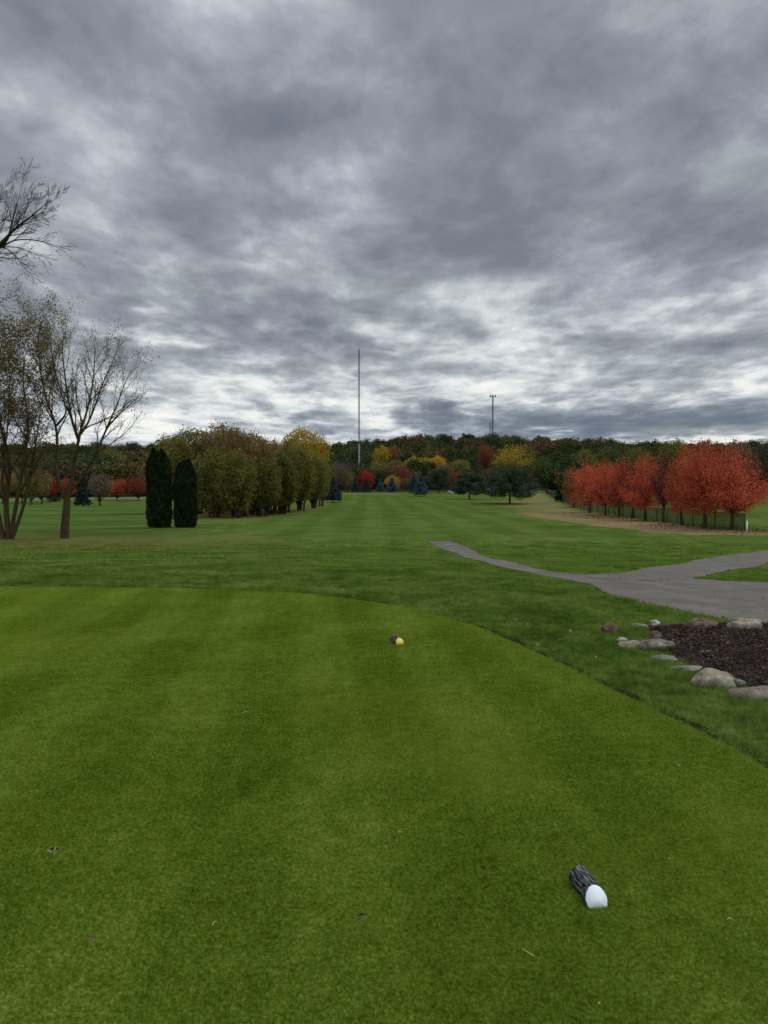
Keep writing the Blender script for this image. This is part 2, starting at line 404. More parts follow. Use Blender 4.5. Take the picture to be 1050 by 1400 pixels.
# ------------------------------------------------------------------ sky and light
SUN_EL, SUN_AZ = 50, 70        # degrees; azimuth from straight ahead towards the right
def world():
    w = bpy.data.worlds.new('World'); bpy.context.scene.world = w; w.use_nodes = True
    nt = w.node_tree; nt.nodes.clear(); b = NB(nt)
    out = b.n('ShaderNodeOutputWorld'); bg = b.n('ShaderNodeBackground')
    D = b.n('ShaderNodeTexCoord').outputs['Generated']
    nr = b.n('ShaderNodeVectorMath', operation='NORMALIZE'); b.lk(D, nr.inputs[0]); D = nr.outputs[0]
    s = b.n('ShaderNodeSeparateXYZ'); b.lk(D, s.inputs[0]); x, y, z = s.outputs
    zc = b.m('MAXIMUM', z, 0.0)
    el = b.m('ARCSINE', z)
    az = b.m('ARCTAN2', x, y)
    den = b.m('ADD', zc, .085)
    cx = b.m('DIVIDE', x, den); cy = b.m('DIVIDE', y, den)
    cv = b.n('ShaderNodeCombineXYZ'); b.lk(cx, cv.inputs[0]); b.lk(cy, cv.inputs[1]); cv.inputs[2].default_value = 3.7
    Pc = cv.outputs[0]
    big = b.noise(b.vscale(Pc, 1.0, .6, 1), 1.3, 5, .52, .2)
    med = b.noise(b.vscale(Pc, .95, .55, 1), 3.3, 9, .57, .22)
    iso = b.noise(b.vscale(D, 1, 1, 1.35), 8.5, 9, .58, .35)
    fin = b.noise(b.vscale(Pc, .9, .6, 1), 9.0, 7, .58, .25)
    lump = b.noise(b.vscale(Pc, .95, .6, 1), 3.2, 4, .45, .4)
    crease = b.m('SUBTRACT', 1.0, b.m('MULTIPLY', b.m('ABSOLUTE', b.m('SUBTRACT', lump, .5)), 8.0), clamp=True)
    dirn = b.noise(D, 26, 5, .6); dirn2 = b.noise(b.vscale(D, 1, 1, 2.5), 19, 5, .6)
    # broad masses of light and dark cloud, edges warped
    wx = b.noise(Pc, 2.0, 4, .6); wn = b.n('ShaderNodeTexNoise'); b.lk(Pc, wn.inputs['Vector']); wn.inputs['Scale'].default_value = 1.9
    wn.inputs['Detail'].default_value = 5
    sc = b.n('ShaderNodeSeparateColor'); b.lk(wn.outputs['Color'], sc.inputs[0])
    eW = b.rng(el, 0, .5, .05, .26)
    az2 = b.m('ADD', az, b.m('MULTIPLY', b.m('SUBTRACT', sc.outputs[0], .5), b.rng(el, 0, .5, .35, .55)))
    el2 = b.m('ADD', el, b.m('MULTIPLY', b.m('SUBTRACT', sc.outputs[1], .5), eW))
    blobs = [(130, 150, 100, 60, .13), (250, 120, 70, 40, .05), (545, 120, 90, 40, .09), (920, 150, 70, 30, .11), (425, 330, 50, 70, .16), (210, 452, 60, 10, .30),
             (330, 350, 70, 14, .12), (640, 400, 160, 26, .13), (620, 480, 110, 30, .22), (860, 375, 120, 18, .12), (960, 5, 70, 40, .12), (345, 5, 60, 30, .12),
             (300, 560, 200, 18, .10), (800, 430, 200, 14, .12), (640, 540, 300, 20, .12), (1030, 520, 90, 14, .07), (150, 330, 120, 15, .06),
             (180, 585, 60, 14, .32), (790, 598, 160, 3.5, .22), (1000, 601, 90, 5, .35), (560, 590, 60, 8, .15),
             (430, 195, 90, 34, -.20), (780, 100, 150, 70, -.16), (840, 220, 160, 50, -.17), (690, 290, 80, 24, -.16), (140, 225, 100, 36, -.16), (560, 20, 100, 34, -.14),
             (30, 70, 80, 60, -.12), (960, 290, 140, 40, -.12), (300, 480, 180, 16, -.14), (520, 440, 100, 9, -.14), (850, 480, 180, 18, -.14), (60, 520, 200, 30, -.05),
             (340, 575, 60, 8, -.07), (596, 573, 34, 13, -.60), (602, 560, 18, 8, -.3), (900, 577, 170, 15, -.50), (730, 600, 80, 7, -.30), (700, 587, 70, 10, -.2), (460, 566, 40, 7, -.2)]
    acc = None
    for (bx, by, rx, ry, amp) in blobs:
        d = ray(bx, by).normalized(); a0 = math.atan2(d.x, d.y); e0 = math.asin(d.z)
        hard = by > 550 and amp < 0
        u = b.m('MULTIPLY', b.m('SUBTRACT', az2 if not hard else b.m('ADD', az, b.m('MULTIPLY', b.m('SUBTRACT', dirn, .5), .07)), a0), F / rx)
        v = b.m('MULTIPLY', b.m('SUBTRACT', el2 if not hard else b.m('ADD', el, b.m('MULTIPLY', b.m('SUBTRACT', dirn2, .5), .025)), e0), F / ry)
        q = b.m('ADD', b.m('MULTIPLY', u, u), b.m('MULTIPLY', v, v))
        gss = b.m('MULTIPLY', b.m('POWER', 2.718, b.m('MULTIPLY', q, -.7)), amp)
        acc = gss if acc is None else b.m('ADD', acc, gss)
    # streaky contrast grows toward the horizon
    k = b.rng(el, .0, .34, 1.15, .66)
    v = b.m('ADD', b.m('MULTIPLY', b.m('SUBTRACT', big, .5), .75), b.m('MULTIPLY', b.m('SUBTRACT', med, .5), 1.05))
    v = b.m('ADD', v, b.m('MULTIPLY', b.m('SUBTRACT', fin, .5), b.rng(el, .03, .2, .16, .46)))
    v = b.m('ADD', v, b.m('MULTIPLY', b.m('MULTIPLY', b.m('SUBTRACT', crease, .3), .13), b.rng(el, .10, .36, 1, .25)))
    v = b.m('ADD', v, b.m('MULTIPLY', b.m('SUBTRACT', iso, .5), b.rng(el, .02, .30, .25, .75)))
    v = b.m('MULTIPLY', v, k)
    v = b.m('ADD', b.m('ADD', v, acc), b.rng(el, .02, .33, .62, .41))
    col = b.ramp(v, [(0.0, (.155, .185, .225)), (.25, (.20, .225, .26)), (.42, (.275, .305, .345)), (.56, (.385, .425, .465)), (.69, (.57, .61, .64)), (.83, (.80, .83, .82)), (1.0, (.95, .95, .90))])
    lowb = b.m('MULTIPLY', b.rng(el, .0, .12, 1, 0), b.rng(v, .35, .65, 1, 0))
    col = b.mix(lowb, col, b.mix(1.0, col, (.80, .95, 1.14), 'MULTIPLY'))
    # warm lilac tint in the thick cloud higher up, cooler below
    lil = b.m('MULTIPLY', b.rng(b.noise(Pc, .8, 2), .4, .65, 0, 1), b.rng(el, .12, .3, 0, .4))
    col = b.mix(lil, col, b.mix(1.0, col, (1.06, .97, 1.07), 'MULTIPLY'))
    # unseen zenith and rear sky are brightened to add light on the grass
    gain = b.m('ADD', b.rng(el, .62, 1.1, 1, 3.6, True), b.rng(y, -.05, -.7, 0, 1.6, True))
    col = b.mix(1.0, col, b.n('ShaderNodeCombineColor').outputs[0], 'MULTIPLY') if False else col
    sky = b.n('ShaderNodeTexSky', sky_type='NISHITA'); sky.sun_disc = False
    sky.sun_elevation = R_(SUN_EL); sky.sun_rotation = R_(SUN_AZ); sky.air_density = 1.4; sky.dust_density = 1.5
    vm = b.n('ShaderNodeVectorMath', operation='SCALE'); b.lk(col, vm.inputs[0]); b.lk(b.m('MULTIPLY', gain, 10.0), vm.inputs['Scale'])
    # thin gaps above the right-hand horizon let the blue through
    gap = b.m('MULTIPLY', b.rng(b.noise(b.vscale(Pc, .5, 1, 1), 1.3, 5, .6), .48, .62, 0, .25, True), b.m('MULTIPLY', b.rng(el, .03, .10, 1, 0, True), b.rng(az, .0, .2, 0, 1)))
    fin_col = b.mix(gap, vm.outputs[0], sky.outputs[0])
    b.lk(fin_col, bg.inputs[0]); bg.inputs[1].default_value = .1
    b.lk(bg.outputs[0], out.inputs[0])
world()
sl = bpy.data.lights.new('sun', 'SUN'); so = bpy.data.objects.new('sun', sl); C.objects.link(so)
sl.energy = 1.5; sl.angle = R_(22); sl.color = (1, .96, .9)
sd = Vector((math.sin(R_(SUN_AZ)) * math.cos(R_(SUN_EL)), math.cos(R_(SUN_AZ)) * math.cos(R_(SUN_EL)), math.sin(R_(SUN_EL))))
so.rotation_euler = sd.to_track_quat('Z', 'Y').to_euler()
vs = bpy.context.scene.view_settings
vs.view_transform = 'Standard'; vs.look = 'None'; vs.exposure = 0; vs.gamma = 1

# ------------------------------------------------------------------ pixel outlines turned into ground outlines
def gpoly(pts): return [ground(*p) for p in pts]
FAIR = gpoly([(462, 678), (560, 677), (625, 684), (690, 696), (715, 706), (760, 718), (800, 727), (860, 733), (700, 737), (600, 739), (480, 741), (400, 737), (330, 724), (380, 708), (430, 696), (450, 684)])
LAWN = gpoly([(-120, 690), (200, 689), (212, 700), (235, 722), (225, 734), (120, 738), (-150, 734)])
STRAW = gpoly([(706, 702), (790, 701), (880, 711), (960, 721), (1010, 726), (1070, 729), (1070, 731), (1040, 732), (930, 731), (850, 722), (790, 716), (740, 709)])
DRY = gpoly([(690, 690), (715, 672), (748, 669), (762, 680), (800, 697), (880, 711), (780, 712), (720, 706)])
LITTER = gpoly([(-200, 728), (60, 732), (230, 733), (330, 745), (260, 765), (120, 790), (-200, 800)])
GROVE = gpoly([(240, 712), (300, 712), (370, 705), (430, 697), (440, 691), (300, 694), (230, 698)])

# ------------------------------------------------------------------ ground
def make_ground():
    a1 = np.linspace(-.62, .62, 420); a2 = np.linspace(.62, 2 * np.pi - .62, 120)[1:-1]
    A = np.concatenate([a1, a2]); na = len(A)
    rr = np.concatenate([np.geomspace(1.2, 300, 620), np.geomspace(300, 3000, 50)[1:]]); nr = len(rr)
    X = rr[:, None] * np.sin(A)[None, :]; Y = rr[:, None] * np.cos(A)[None, :]
    X = np.concatenate([[0], X.ravel()]); Y = np.concatenate([[0], Y.ravel()])
    Z = terrain(X, Y)
    i = np.arange(nr - 1)[:, None] * na + 1; j = np.arange(na)[None, :]; j2 = (j + 1) % na
    Q = np.stack([i + j, i + na + j, i + na + j2, i + j2], -1).reshape(-1, 4)
    T = np.stack([np.zeros(na, int), 1 + np.arange(na), 1 + (np.arange(na) + 1) % na], -1)
    at = {}
    for nm, poly, w in (('fairway', FAIR, .8), ('lawn', LAWN, 2.5), ('straw', STRAW, 3.0), ('dry', DRY, 8.0), ('litter', LITTER, 5.0)):
        s = poly_sdf(X, Y, poly); at[nm] = 1 - sstep(-w, w, s)
    s = poly_sdf(X, Y, GROVE); at['litter'] = np.maximum(at['litter'], .9 * (1 - sstep(-2, 2, s)))
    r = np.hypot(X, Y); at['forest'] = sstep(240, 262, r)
    s = poly_sdf(X, Y, TEE); at['edge'] = (1 - sstep(.12, .26, s))  # mask of the painted shade line round the tee
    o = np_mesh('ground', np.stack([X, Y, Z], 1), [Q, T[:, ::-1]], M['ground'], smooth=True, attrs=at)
    tag(o, kind='structure')
make_ground()

def smooth_closed(poly, k=6):
    out = []
    n = len(poly)
    for i in range(n):
        p0, p1, p2, p3 = [np.array(poly[(i + q) % n]) for q in (-1, 0, 1, 2)]
        if np.linalg.norm(p2 - p1) > 6: out.append(tuple(p1)); continue
        for t in np.linspace(0, 1, k, endpoint=False):
            out.append(tuple(.5 * ((2 * p1) + (-p0 + p2) * t + (2 * p0 - 5 * p1 + 4 * p2 - p3) * t * t + (-p0 + 3 * p1 - 3 * p2 + p3) * t ** 3)))
    return out
tv = [(x, y, 0.0) for x, y in TEE]
n_ = len(tv)
tv += [(x * 1.0 + 0.0, y, -.05) for x, y in TEE]
tee = np_mesh('teeing_ground', tv, [[list(range(n_))][::1], [[i, i + n_, (i + 1) % n_ + n_, (i + 1) % n_] for i in range(n_)]], M['teesoil'])
tag(tee, kind='structure')

def densify(pts, n):
    pts = np.array(pts, float); seg = np.r_[0, np.cumsum(np.linalg.norm(np.diff(pts, axis=0), axis=1))]
    t = np.linspace(0, seg[-1], n)
    return np.stack([np.interp(t, seg, pts[:, 0]), np.interp(t, seg, pts[:, 1])], 1)

def strip(name, eu, el_, mat, n=160, m=14, lift=.012, jit=.03, seed=1):
    rs = np.random.RandomState(seed)
    U = densify(gpoly(eu), n); L = densify(gpoly(el_), n)
    for E in (U, L):
        j = np.cumsum(rs.normal(0, 1, (n, 2)), 0); j -= densify([j[0], j[-1]], n); j = j - .5 * np.roll(j, 1, 0)
        E += np.clip(j * jit, -jit * 3, jit * 3) * np.minimum(1, np.arange(n)[:, None] / 4.0)
    t = np.linspace(0, 1, m)[None, :, None]
    G = U[:, None, :] * (1 - t) + L[:, None, :] * t
    X = G[..., 0].ravel(); Y = G[..., 1].ravel(); Z = terrain(X, Y) + lift
    Q = [[i * m + j, (i + 1) * m + j, (i + 1) * m + j + 1, i * m + j + 1] for i in range(n - 1) for j in range(m - 1)]
    return np.stack([X, Y, Z], 1), np.array(Q)

A_up = [(612, 740), (630, 745), (650, 754), (690, 767), (730, 778), (770, 785), (800, 787), (850, 784), (900, 775), (950, 766), (1000, 759), (1050, 753), (1180, 742)]
A_lo = [(585, 741), (603, 750), (625, 757), (680, 775), (740, 790), (800, 797), (870, 796), (948, 792), (980, 784), (1050, 769), (1180, 755)]
B_up = [(800, 797.1), (870, 796.1), (948, 792.1), (1000, 796), (1050, 797), (1200, 798)]
B_lo = [(803, 799), (820, 810), (850, 819), (900, 830), (960, 843), (1010, 853), (1200, 885)]
from mathutils.geometry import delaunay_2d_cdt
def make_path():
    rs = np.random.RandomState(1)
    out = []
    for seg in (A_up, A_lo[::-1][:5], B_up[2:], B_lo[::-1], A_lo[:4][::-1]):
        P = gpoly(seg); L = sum(math.dist(P[i], P[i + 1]) for i in range(len(P) - 1)); n = max(4, int(L / .16)); E = densify(P, n)
        d = np.gradient(E, axis=0); nrm = np.stack([-d[:, 1], d[:, 0]], 1); nrm /= np.linalg.norm(nrm, axis=1, keepdims=True)
        j = rs.normal(0, 1, n); j = .5 * j + .5 * np.convolve(rs.normal(0, 2.2, n), np.ones(7) / 7, 'same'); j[0] = j[-1] = 0
        out += list(map(tuple, E + nrm * j[:, None] * .035))
    xs = [p[0] for p in out]; ys = [p[1] for p in out]
    X, Y = np.meshgrid(np.arange(min(xs), max(xs), .4), np.arange(min(ys), max(ys), .4)); X = X.ravel(); Y = Y.ravel()
    k = poly_sdf(X, Y, out) < -.15
    pts = [Vector(p) for p in out] + [Vector((a, b)) for a, b in zip(X[k], Y[k])]
    n = len(out)
    r = delaunay_2d_cdt(pts, [(i, (i + 1) % n) for i in range(n)], [], 0, 1e-5)
    V = np.array([(v.x, v.y) for v in r[0]]); Fc = [f for f in r[2] if len(f) == 3]
    c = np.array([V[list(f)].mean(0) for f in Fc]); ins = poly_sdf(c[:, 0], c[:, 1], out) < 0
    Fc = [f for f, q in zip(Fc, ins) if q]
    z = terrain(V[:, 0], V[:, 1]) + .018
    o = np_mesh('path', np.stack([V[:, 0], V[:, 1], z], 1), [Fc], M['asphalt'], smooth=True)
    if o.data.polygons[0].normal.z < 0: o.data.flip_normals()
    tag(o, kind='structure')
make_path()
PATH_A = gpoly(A_up) + gpoly(A_lo)[::-1]; PATH_B = gpoly(B_up) + gpoly(B_lo)[::-1]

for nm, eu, lo in (('path', [(455, 674.6), (500, 674.4), (545, 674.2)], [(455, 676.2), (500, 676), (545, 675.6)]),
                   ('road', [(-60, 681.5), (100, 681), (215, 679.5)], [(-60, 684.5), (100, 684), (215, 682)]),
                   ('path', [(735, 668.0), (760, 669), (772, 674)], [(725, 670), (750, 671.5), (766, 677)])):
    V, Q = strip(nm, eu, lo, None, 60, 5, .03, .1, 5)
    o = np_mesh(nm, V, [Q], M['palepath'])
    if o.data.polygons[0].normal.z < 0: o.data.flip_normals()
    tag(o, kind='structure')

# ------------------------------------------------------------------ mulch bed
BED_PX = [(868, 864), (900, 858), (960, 856), (1050, 856), (1180, 858), (1180, 990), (1045, 952), (1005, 938), (955, 918), (925, 905), (905, 893), (885, 876)]
BED = gpoly(BED_PX)
def make_bed():
    rs = np.random.RandomState(4)
    xs = [p[0] for p in BED]; ys = [p[1] for p in BED]
    gx = np.arange(min(xs), max(xs), .06); gy = np.arange(min(ys), max(ys), .06)
    X, Y = np.meshgrid(gx, gy, indexing='ij'); s = poly_sdf(X, Y, BED)
    Z = terrain(X, Y) + .055 * sstep(0, .3, -s) + .012 * rs.rand(*X.shape) - .01
    nx, ny = X.shape; idx = np.arange(nx * ny).reshape(nx, ny)
    Q = np.stack([idx[:-1, :-1], idx[1:, :-1], idx[1:, 1:], idx[:-1, 1:]], -1).reshape(-1, 4)
    keep = (s[:-1, :-1] < 0.0).ravel()
    o = np_mesh('mulch_bed', np.stack([X, Y, Z], -1).reshape(-1, 3), [Q[keep]], M['mulchbase'], smooth=True); tag(o, kind='structure')
    n = 26000
    px = rs.uniform(min(xs), max(xs), n); py = rs.uniform(min(ys), max(ys), n)
    s = poly_sdf(px, py, BED); k = (s < .03); px, py, s = px[k], py[k], s[k]; n = len(px)
    pz = terrain(px, py) + .055 * sstep(0, .3, -s) + .008 + rs.rand(n) * .025
    P = np.stack([px, py, pz], 1)
    th = rs.uniform(0, 2 * np.pi, n); tl = rs.normal(0, .35, n)
    d = np.stack([np.cos(th) * np.cos(tl), np.sin(th) * np.cos(tl), np.sin(tl)], 1)
    L = rs.gamma(3, .011, (n, 1)) + .01; W = rs.uniform(.003, .010, (n, 1))
    w = np.stack([-np.sin(th), np.cos(th), rs.normal(0, .4, n)], 1)
    u = np.cross(d, w); u /= np.linalg.norm(u, axis=1, keepdims=True)
    T_ = W * .5
    c = [P + sa * d * L / 2 + sb * w * W / 2 + sc_ * u * T_ / 2 for sa in (-1, 1) for sb in (-1, 1) for sc_ in (-1, 1)]
    V = np.stack(c, 1).reshape(-1, 3)
    base = np.arange(n)[:, None] * 8
    Q = np.concatenate([base + np.array(f) for f in ((0, 1, 3, 2), (4, 6, 7, 5), (0, 4, 5, 1), (2, 3, 7, 6), (1, 5, 7, 3), (0, 2, 6, 4))])
    tint = np.repeat(np.clip(rs.beta(1.6, 4, n), 0, 1), 8)
    m, nt, out = new_mat('bark_mulch'); b = NB(nt)
    col = b.ramp(b.attr('tint'), [(0, (.014, .009, .008)), (.25, (.04, .024, .019)), (.5, (.09, .056, .044)), (.8, (.22, .16, .125)), (1, (.38, .31, .26))])
    b.lk(b.bsdf(col, .95, .05), out.inputs[0])
    o = np_mesh('bark_mulch', V, [Q], m, tint=tint)
    tag(o, 'brown shredded bark mulch filling the stone-edged bed beside the path', 'mulch', kind='stuff')
make_bed()

# ------------------------------------------------------------------ rocks
def rock_mat(name, c1, c2, c3):
    m, nt, out = new_mat(name); b = NB(nt); P = b.n('ShaderNodeTexCoord').outputs['Object']
    a = b.noise(P, 5, 6, .65); f = b.noise(P, 60, 4, .7)
    col = b.ramp(a, [(.3, c1), (.5, c2), (.72, c3)])
    v = b.rng(b.m('ADD', b.m('MULTIPLY', f, .5), b.m('MULTIPLY', b.noise(P, 17, 4, .7), .5)), .35, .65, .6, 1.35)
    hs = b.n('ShaderNodeHueSaturation'); b.lk(col, hs.inputs['Color']); b.lk(v, hs.inputs['Value'])
    b.lk(b.bsdf(hs.outputs[0], .95, .1, b.bump(b.m('ADD', a, b.m('MULTIPLY', f, .5)), 1.0, .03)), out.inputs[0]); return m
RM = {'tan': rock_mat('tan_stone', (.17, .14, .095), (.28, .24, .17), (.39, .345, .265)),
      'brown': rock_mat('brown_stone', (.06, .038, .024), (.12, .08, .055), (.19, .14, .10)),
      'grey': rock_mat('grey_stone', (.10, .095, .075), (.19, .18, .15), (.28, .265, .225)),
      'taupe': rock_mat('taupe_stone', (.11, .09, .07), (.20, .17, .13), (.30, .255, .20)),
      'pale': rock_mat('pale_stone', (.28, .27, .22), (.42, .40, .34), (.55, .52, .45))}
def rock(px, py, w, h, col, seed, label, deep=.7, rz=0, point=0.0):
    x, y = ground(px, py); z = gz(x, y); d = y; z += .06 if poly_sdf(x, y + .1, BED) < 0.08 else .01; W = w * d / F * .94; H = h * d / F * .98
    import bmesh
    bm = bmesh.new(); bmesh.ops.create_icosphere(bm, subdivisions=4, radius=.5)
    rs = random.Random(seed); off = Vector((rs.uniform(0, 50), rs.uniform(0, 50), rs.uniform(0, 50)))
    for v in bm.verts:
        p = v.co.copy(); n = mnoise.noise(p * 1.9 + off) * .55 + (abs(mnoise.noise(p * 3.3 + off)) - .2) * .30 + mnoise.noise(p * 8 + off) * .07 + mnoise.noise(p * 20 + off) * .03
        q = p * (1 + n)
        q.z = max(q.z, -.28)
        q.z = q.z if q.z < .3 else .3 + (q.z - .3) * .6
        if point: q.x *= 1 - point * max(0, q.z) * 1.2; q.y *= 1 - point * max(0, q.z)
        v.co = Vector((q.x * W, q.y * W * deep, q.z * H * 1.25))
    me = bpy.data.meshes.new('rock'); bm.to_mesh(me); bm.free()
    for p in me.polygons: p.use_smooth = True
    me.materials.append(RM[col])
    o = bpy.data.objects.new('rock', me); C.objects.link(o)
    o.location = (x, y + W * deep * .35, z + H * .16); o.rotation_euler = (0, 0, rz)
    tag(o, label, 'rock', 'edging stones round the mulch bed')
rock(838, 869, 29, 22, 'brown', 1, 'reddish brown rock at the far left corner of the mulch bed', .8)
rock(851, 880, 15, 10, 'pale', 2, 'small whitish rock between the reddish brown corner rock and the long tan stone', .9)
rock(866, 890, 40, 15, 'tan', 3, 'long low tan stone lying in grass at the left edge of the bed', .6, .1)
rock(900, 895, 44, 16, 'taupe', 4, 'flat brownish grey stone just right of the long tan stone', .6, -.1)
rock(897, 882, 20, 16, 'brown', 5, 'pointed brown rock standing inside the left end of the bed', .8, .3, .7)
rock(911, 907, 34, 12, 'grey', 6, 'low blue-grey stone sunk in grass below the flat brownish grey stone', .6)
rock(897, 861, 13, 9, 'pale', 7, 'small pale stone on the far edge of the bed near its left end', .9)
rock(876, 861, 20, 10, 'grey', 8, 'dull grey mossy stone right of the reddish brown corner rock', .8)
rock(962, 867, 42, 17, 'brown', 9, 'dark brown humped rock in the middle of the far edge of the bed', .7)
rock(1022, 869, 50, 19, 'tan', 10, 'light tan rounded boulder on the far edge of the bed by the path', .6, -.05)
rock(983, 945, 64, 32, 'tan', 11, 'largest tan boulder on the near edge of the mulch bed', .65, -.15)
rock(942, 920, 44, 10, 'grey', 12, 'thin grey stone almost hidden in grass left of the largest boulder', .6)
rock(1048, 962, 80, 26, 'taupe', 13, 'long grey-brown slab on the near edge at the right border of the photo', .5)
rock(1012, 946, 14, 9, 'grey', 14, 'small grey stone wedged between the largest boulder and the long slab', .8)
rock(952, 858, 14, 7, 'taupe', 15, 'small brownish stone behind the dark brown humped rock', .8)

# ------------------------------------------------------------------ tee markers
def marker(px, py, dia, length, yaw, tilt, paint, name_, lab, paintlab, seed):
    """log on its side, near end sawn on a slant and painted; local -y points at the sawn end"""
    x, y = ground(px, py)
    # the tee sheet is at z = 0
    d = ray(px, py); t = CAM_Z / -d.z; x, y = d.x * t, d.y * t
    root = empty('tee_marker', (x, y, 0.0), yaw)
    tag(root, lab, 'tee marker', 'log tee markers')
    r = dia / 2; N = 56; K = 40
    V = []; rs = np.random.RandomState(seed)
    ridge = rs.rand(N)
    for k in range(K):
        tt = k / (K - 1)
        for j in range(N):
            th = 2 * math.pi * j / N
            rz_ = math.sin(th); rx_ = math.cos(th)
            n = mnoise.noise(Vector((rx_ * 5, rz_ * 5, tt * 2.2 + seed))) * .11 + (ridge[j] - .5) * .10 * (0.3 + abs(mnoise.noise(Vector((j * .9, tt * 9, seed)))))
            if k == 0: n *= .3
            rr = r * (1 + n)
            yy0 = tilt * max(rz_ * rr + r * .68, .001)
            yy = yy0 + (length - yy0) * tt
            V.append((rx_ * rr * (1 - .10 * max(0, rz_)), yy, max(rz_ * rr + r * .68, .001)))
    Q = [[k * N + j, (k + 1) * N + j, (k + 1) * N + (j + 1) % N, k * N + (j + 1) % N] for k in range(K - 1) for j in range(N)]
    body = np_mesh('bark_log', V, [Q], M['logbark'], root, smooth=True)
    body.data.flip_normals() if body.data.polygons[0].normal.dot(Vector(V[0])) < 0 else None
    # sawn slanted face, slightly proud
    fv = [(V[j][0] * 1.0, V[j][1] - .0015, V[j][2]) for j in range(N)]
    cx = (0, tilt * r * .68 - .0015, r * .68); fv.append(cx)
    f2 = [[j, (j + 1) % N, N] for j in range(N)]
    bk = [(V[j][0], V[j][1] + .004, V[j][2]) for j in range(N)]
    fq = [[j, N + 1 + j, N + 1 + (j + 1) % N, (j + 1) % N] for j in range(N)]
    np_mesh('painted_face', fv + bk, [f2, fq], paint, root)
    e = (K - 1) * N
    bv = [V[e + j] for j in range(N)] + [(0, length + .002, r * .9)]
    np_mesh('sawn_end', bv, [[[j, (j + 1) % N, N] for j in range(N)]], M['sawn'], root)
M['logbark'] = simple_noise_mat('weathered_log_bark', [(.40, (.008, .008, .009)), (.50, (.04, .04, .043)), (.62, (.21, .21, .22))], 120, .95, bump=1, dist=.01, sc=(1, .16, 1), obj=True, spec=.1)
M['sawn'] = simple_noise_mat('raw_sawn_wood', [(.3, (.38, .36, .25)), (.7, (.55, .52, .38))], 30)
M['wpaint'] = simple_noise_mat('white_paint', [(.25, (.50, .45, .40)), (.36, (.66, .70, .72)), (.8, (.74, .78, .80))], 12, .6, .15, .002, obj=True)
M['ypaint'] = simple_noise_mat('yellow_paint', [(.35, (.55, .43, .05)), (.65, (.72, .66, .12))], 22, .6, .15, .002, obj=True)
marker(818, 1243, .083, .195, .12, .62, M['wpaint'], 'w', 'short bark log with a slanted white painted face lying on the tee', 'w', 3)
marker(547, 882, .080, .19, .30, .5, M['ypaint'], 'y', 'short bark log with a yellow painted face lying far out on the tee', 'y', 8)

# ------------------------------------------------------------------ grass blades (uncountable, instanced patches)
def blade_patch(name, n, rad, h, w, mat, seed, lean=.5):
    rs = np.random.RandomState(seed)
    r = rad * np.sqrt(rs.rand(n)); a = rs.uniform(0, 2 * np.pi, n)
    P = np.stack([r * np.cos(a), r * np.sin(a), np.full(n, -.004)], 1)
    th = rs.uniform(0, 2 * np.pi, n); L = h * rs.uniform(.55, 1.25, (n, 1))
    ln = np.abs(rs.normal(0, lean, n))
    d = np.stack([np.cos(th) * np.sin(ln), np.sin(th) * np.sin(ln), np.cos(ln)], 1)
    ph = rs.uniform(0, 2 * np.pi, n); s = np.stack([np.cos(ph), np.sin(ph), np.zeros(n)], 1) * w * rs.uniform(.7, 1.3, (n, 1))
    droop = np.stack([np.cos(th), np.sin(th), -np.ones(n) * .4], 1) * L * .28
    m_ = P + d * L * .55
    V = np.stack([P - s * .5, P + s * .5, m_ + s * .4, m_ - s * .4, P + d * L + droop], 1).reshape(-1, 3)
    b0 = np.arange(n)[:, None] * 5
    Q = b0 + np.array([0, 1, 2, 3]); T = b0 + np.array([3, 2, 4])
    t = np.repeat(np.clip(rs.normal(.5, .2, n), 0, 1), 5)
    return np_mesh(name, V, [Q, T], mat, tint=t, link=False)

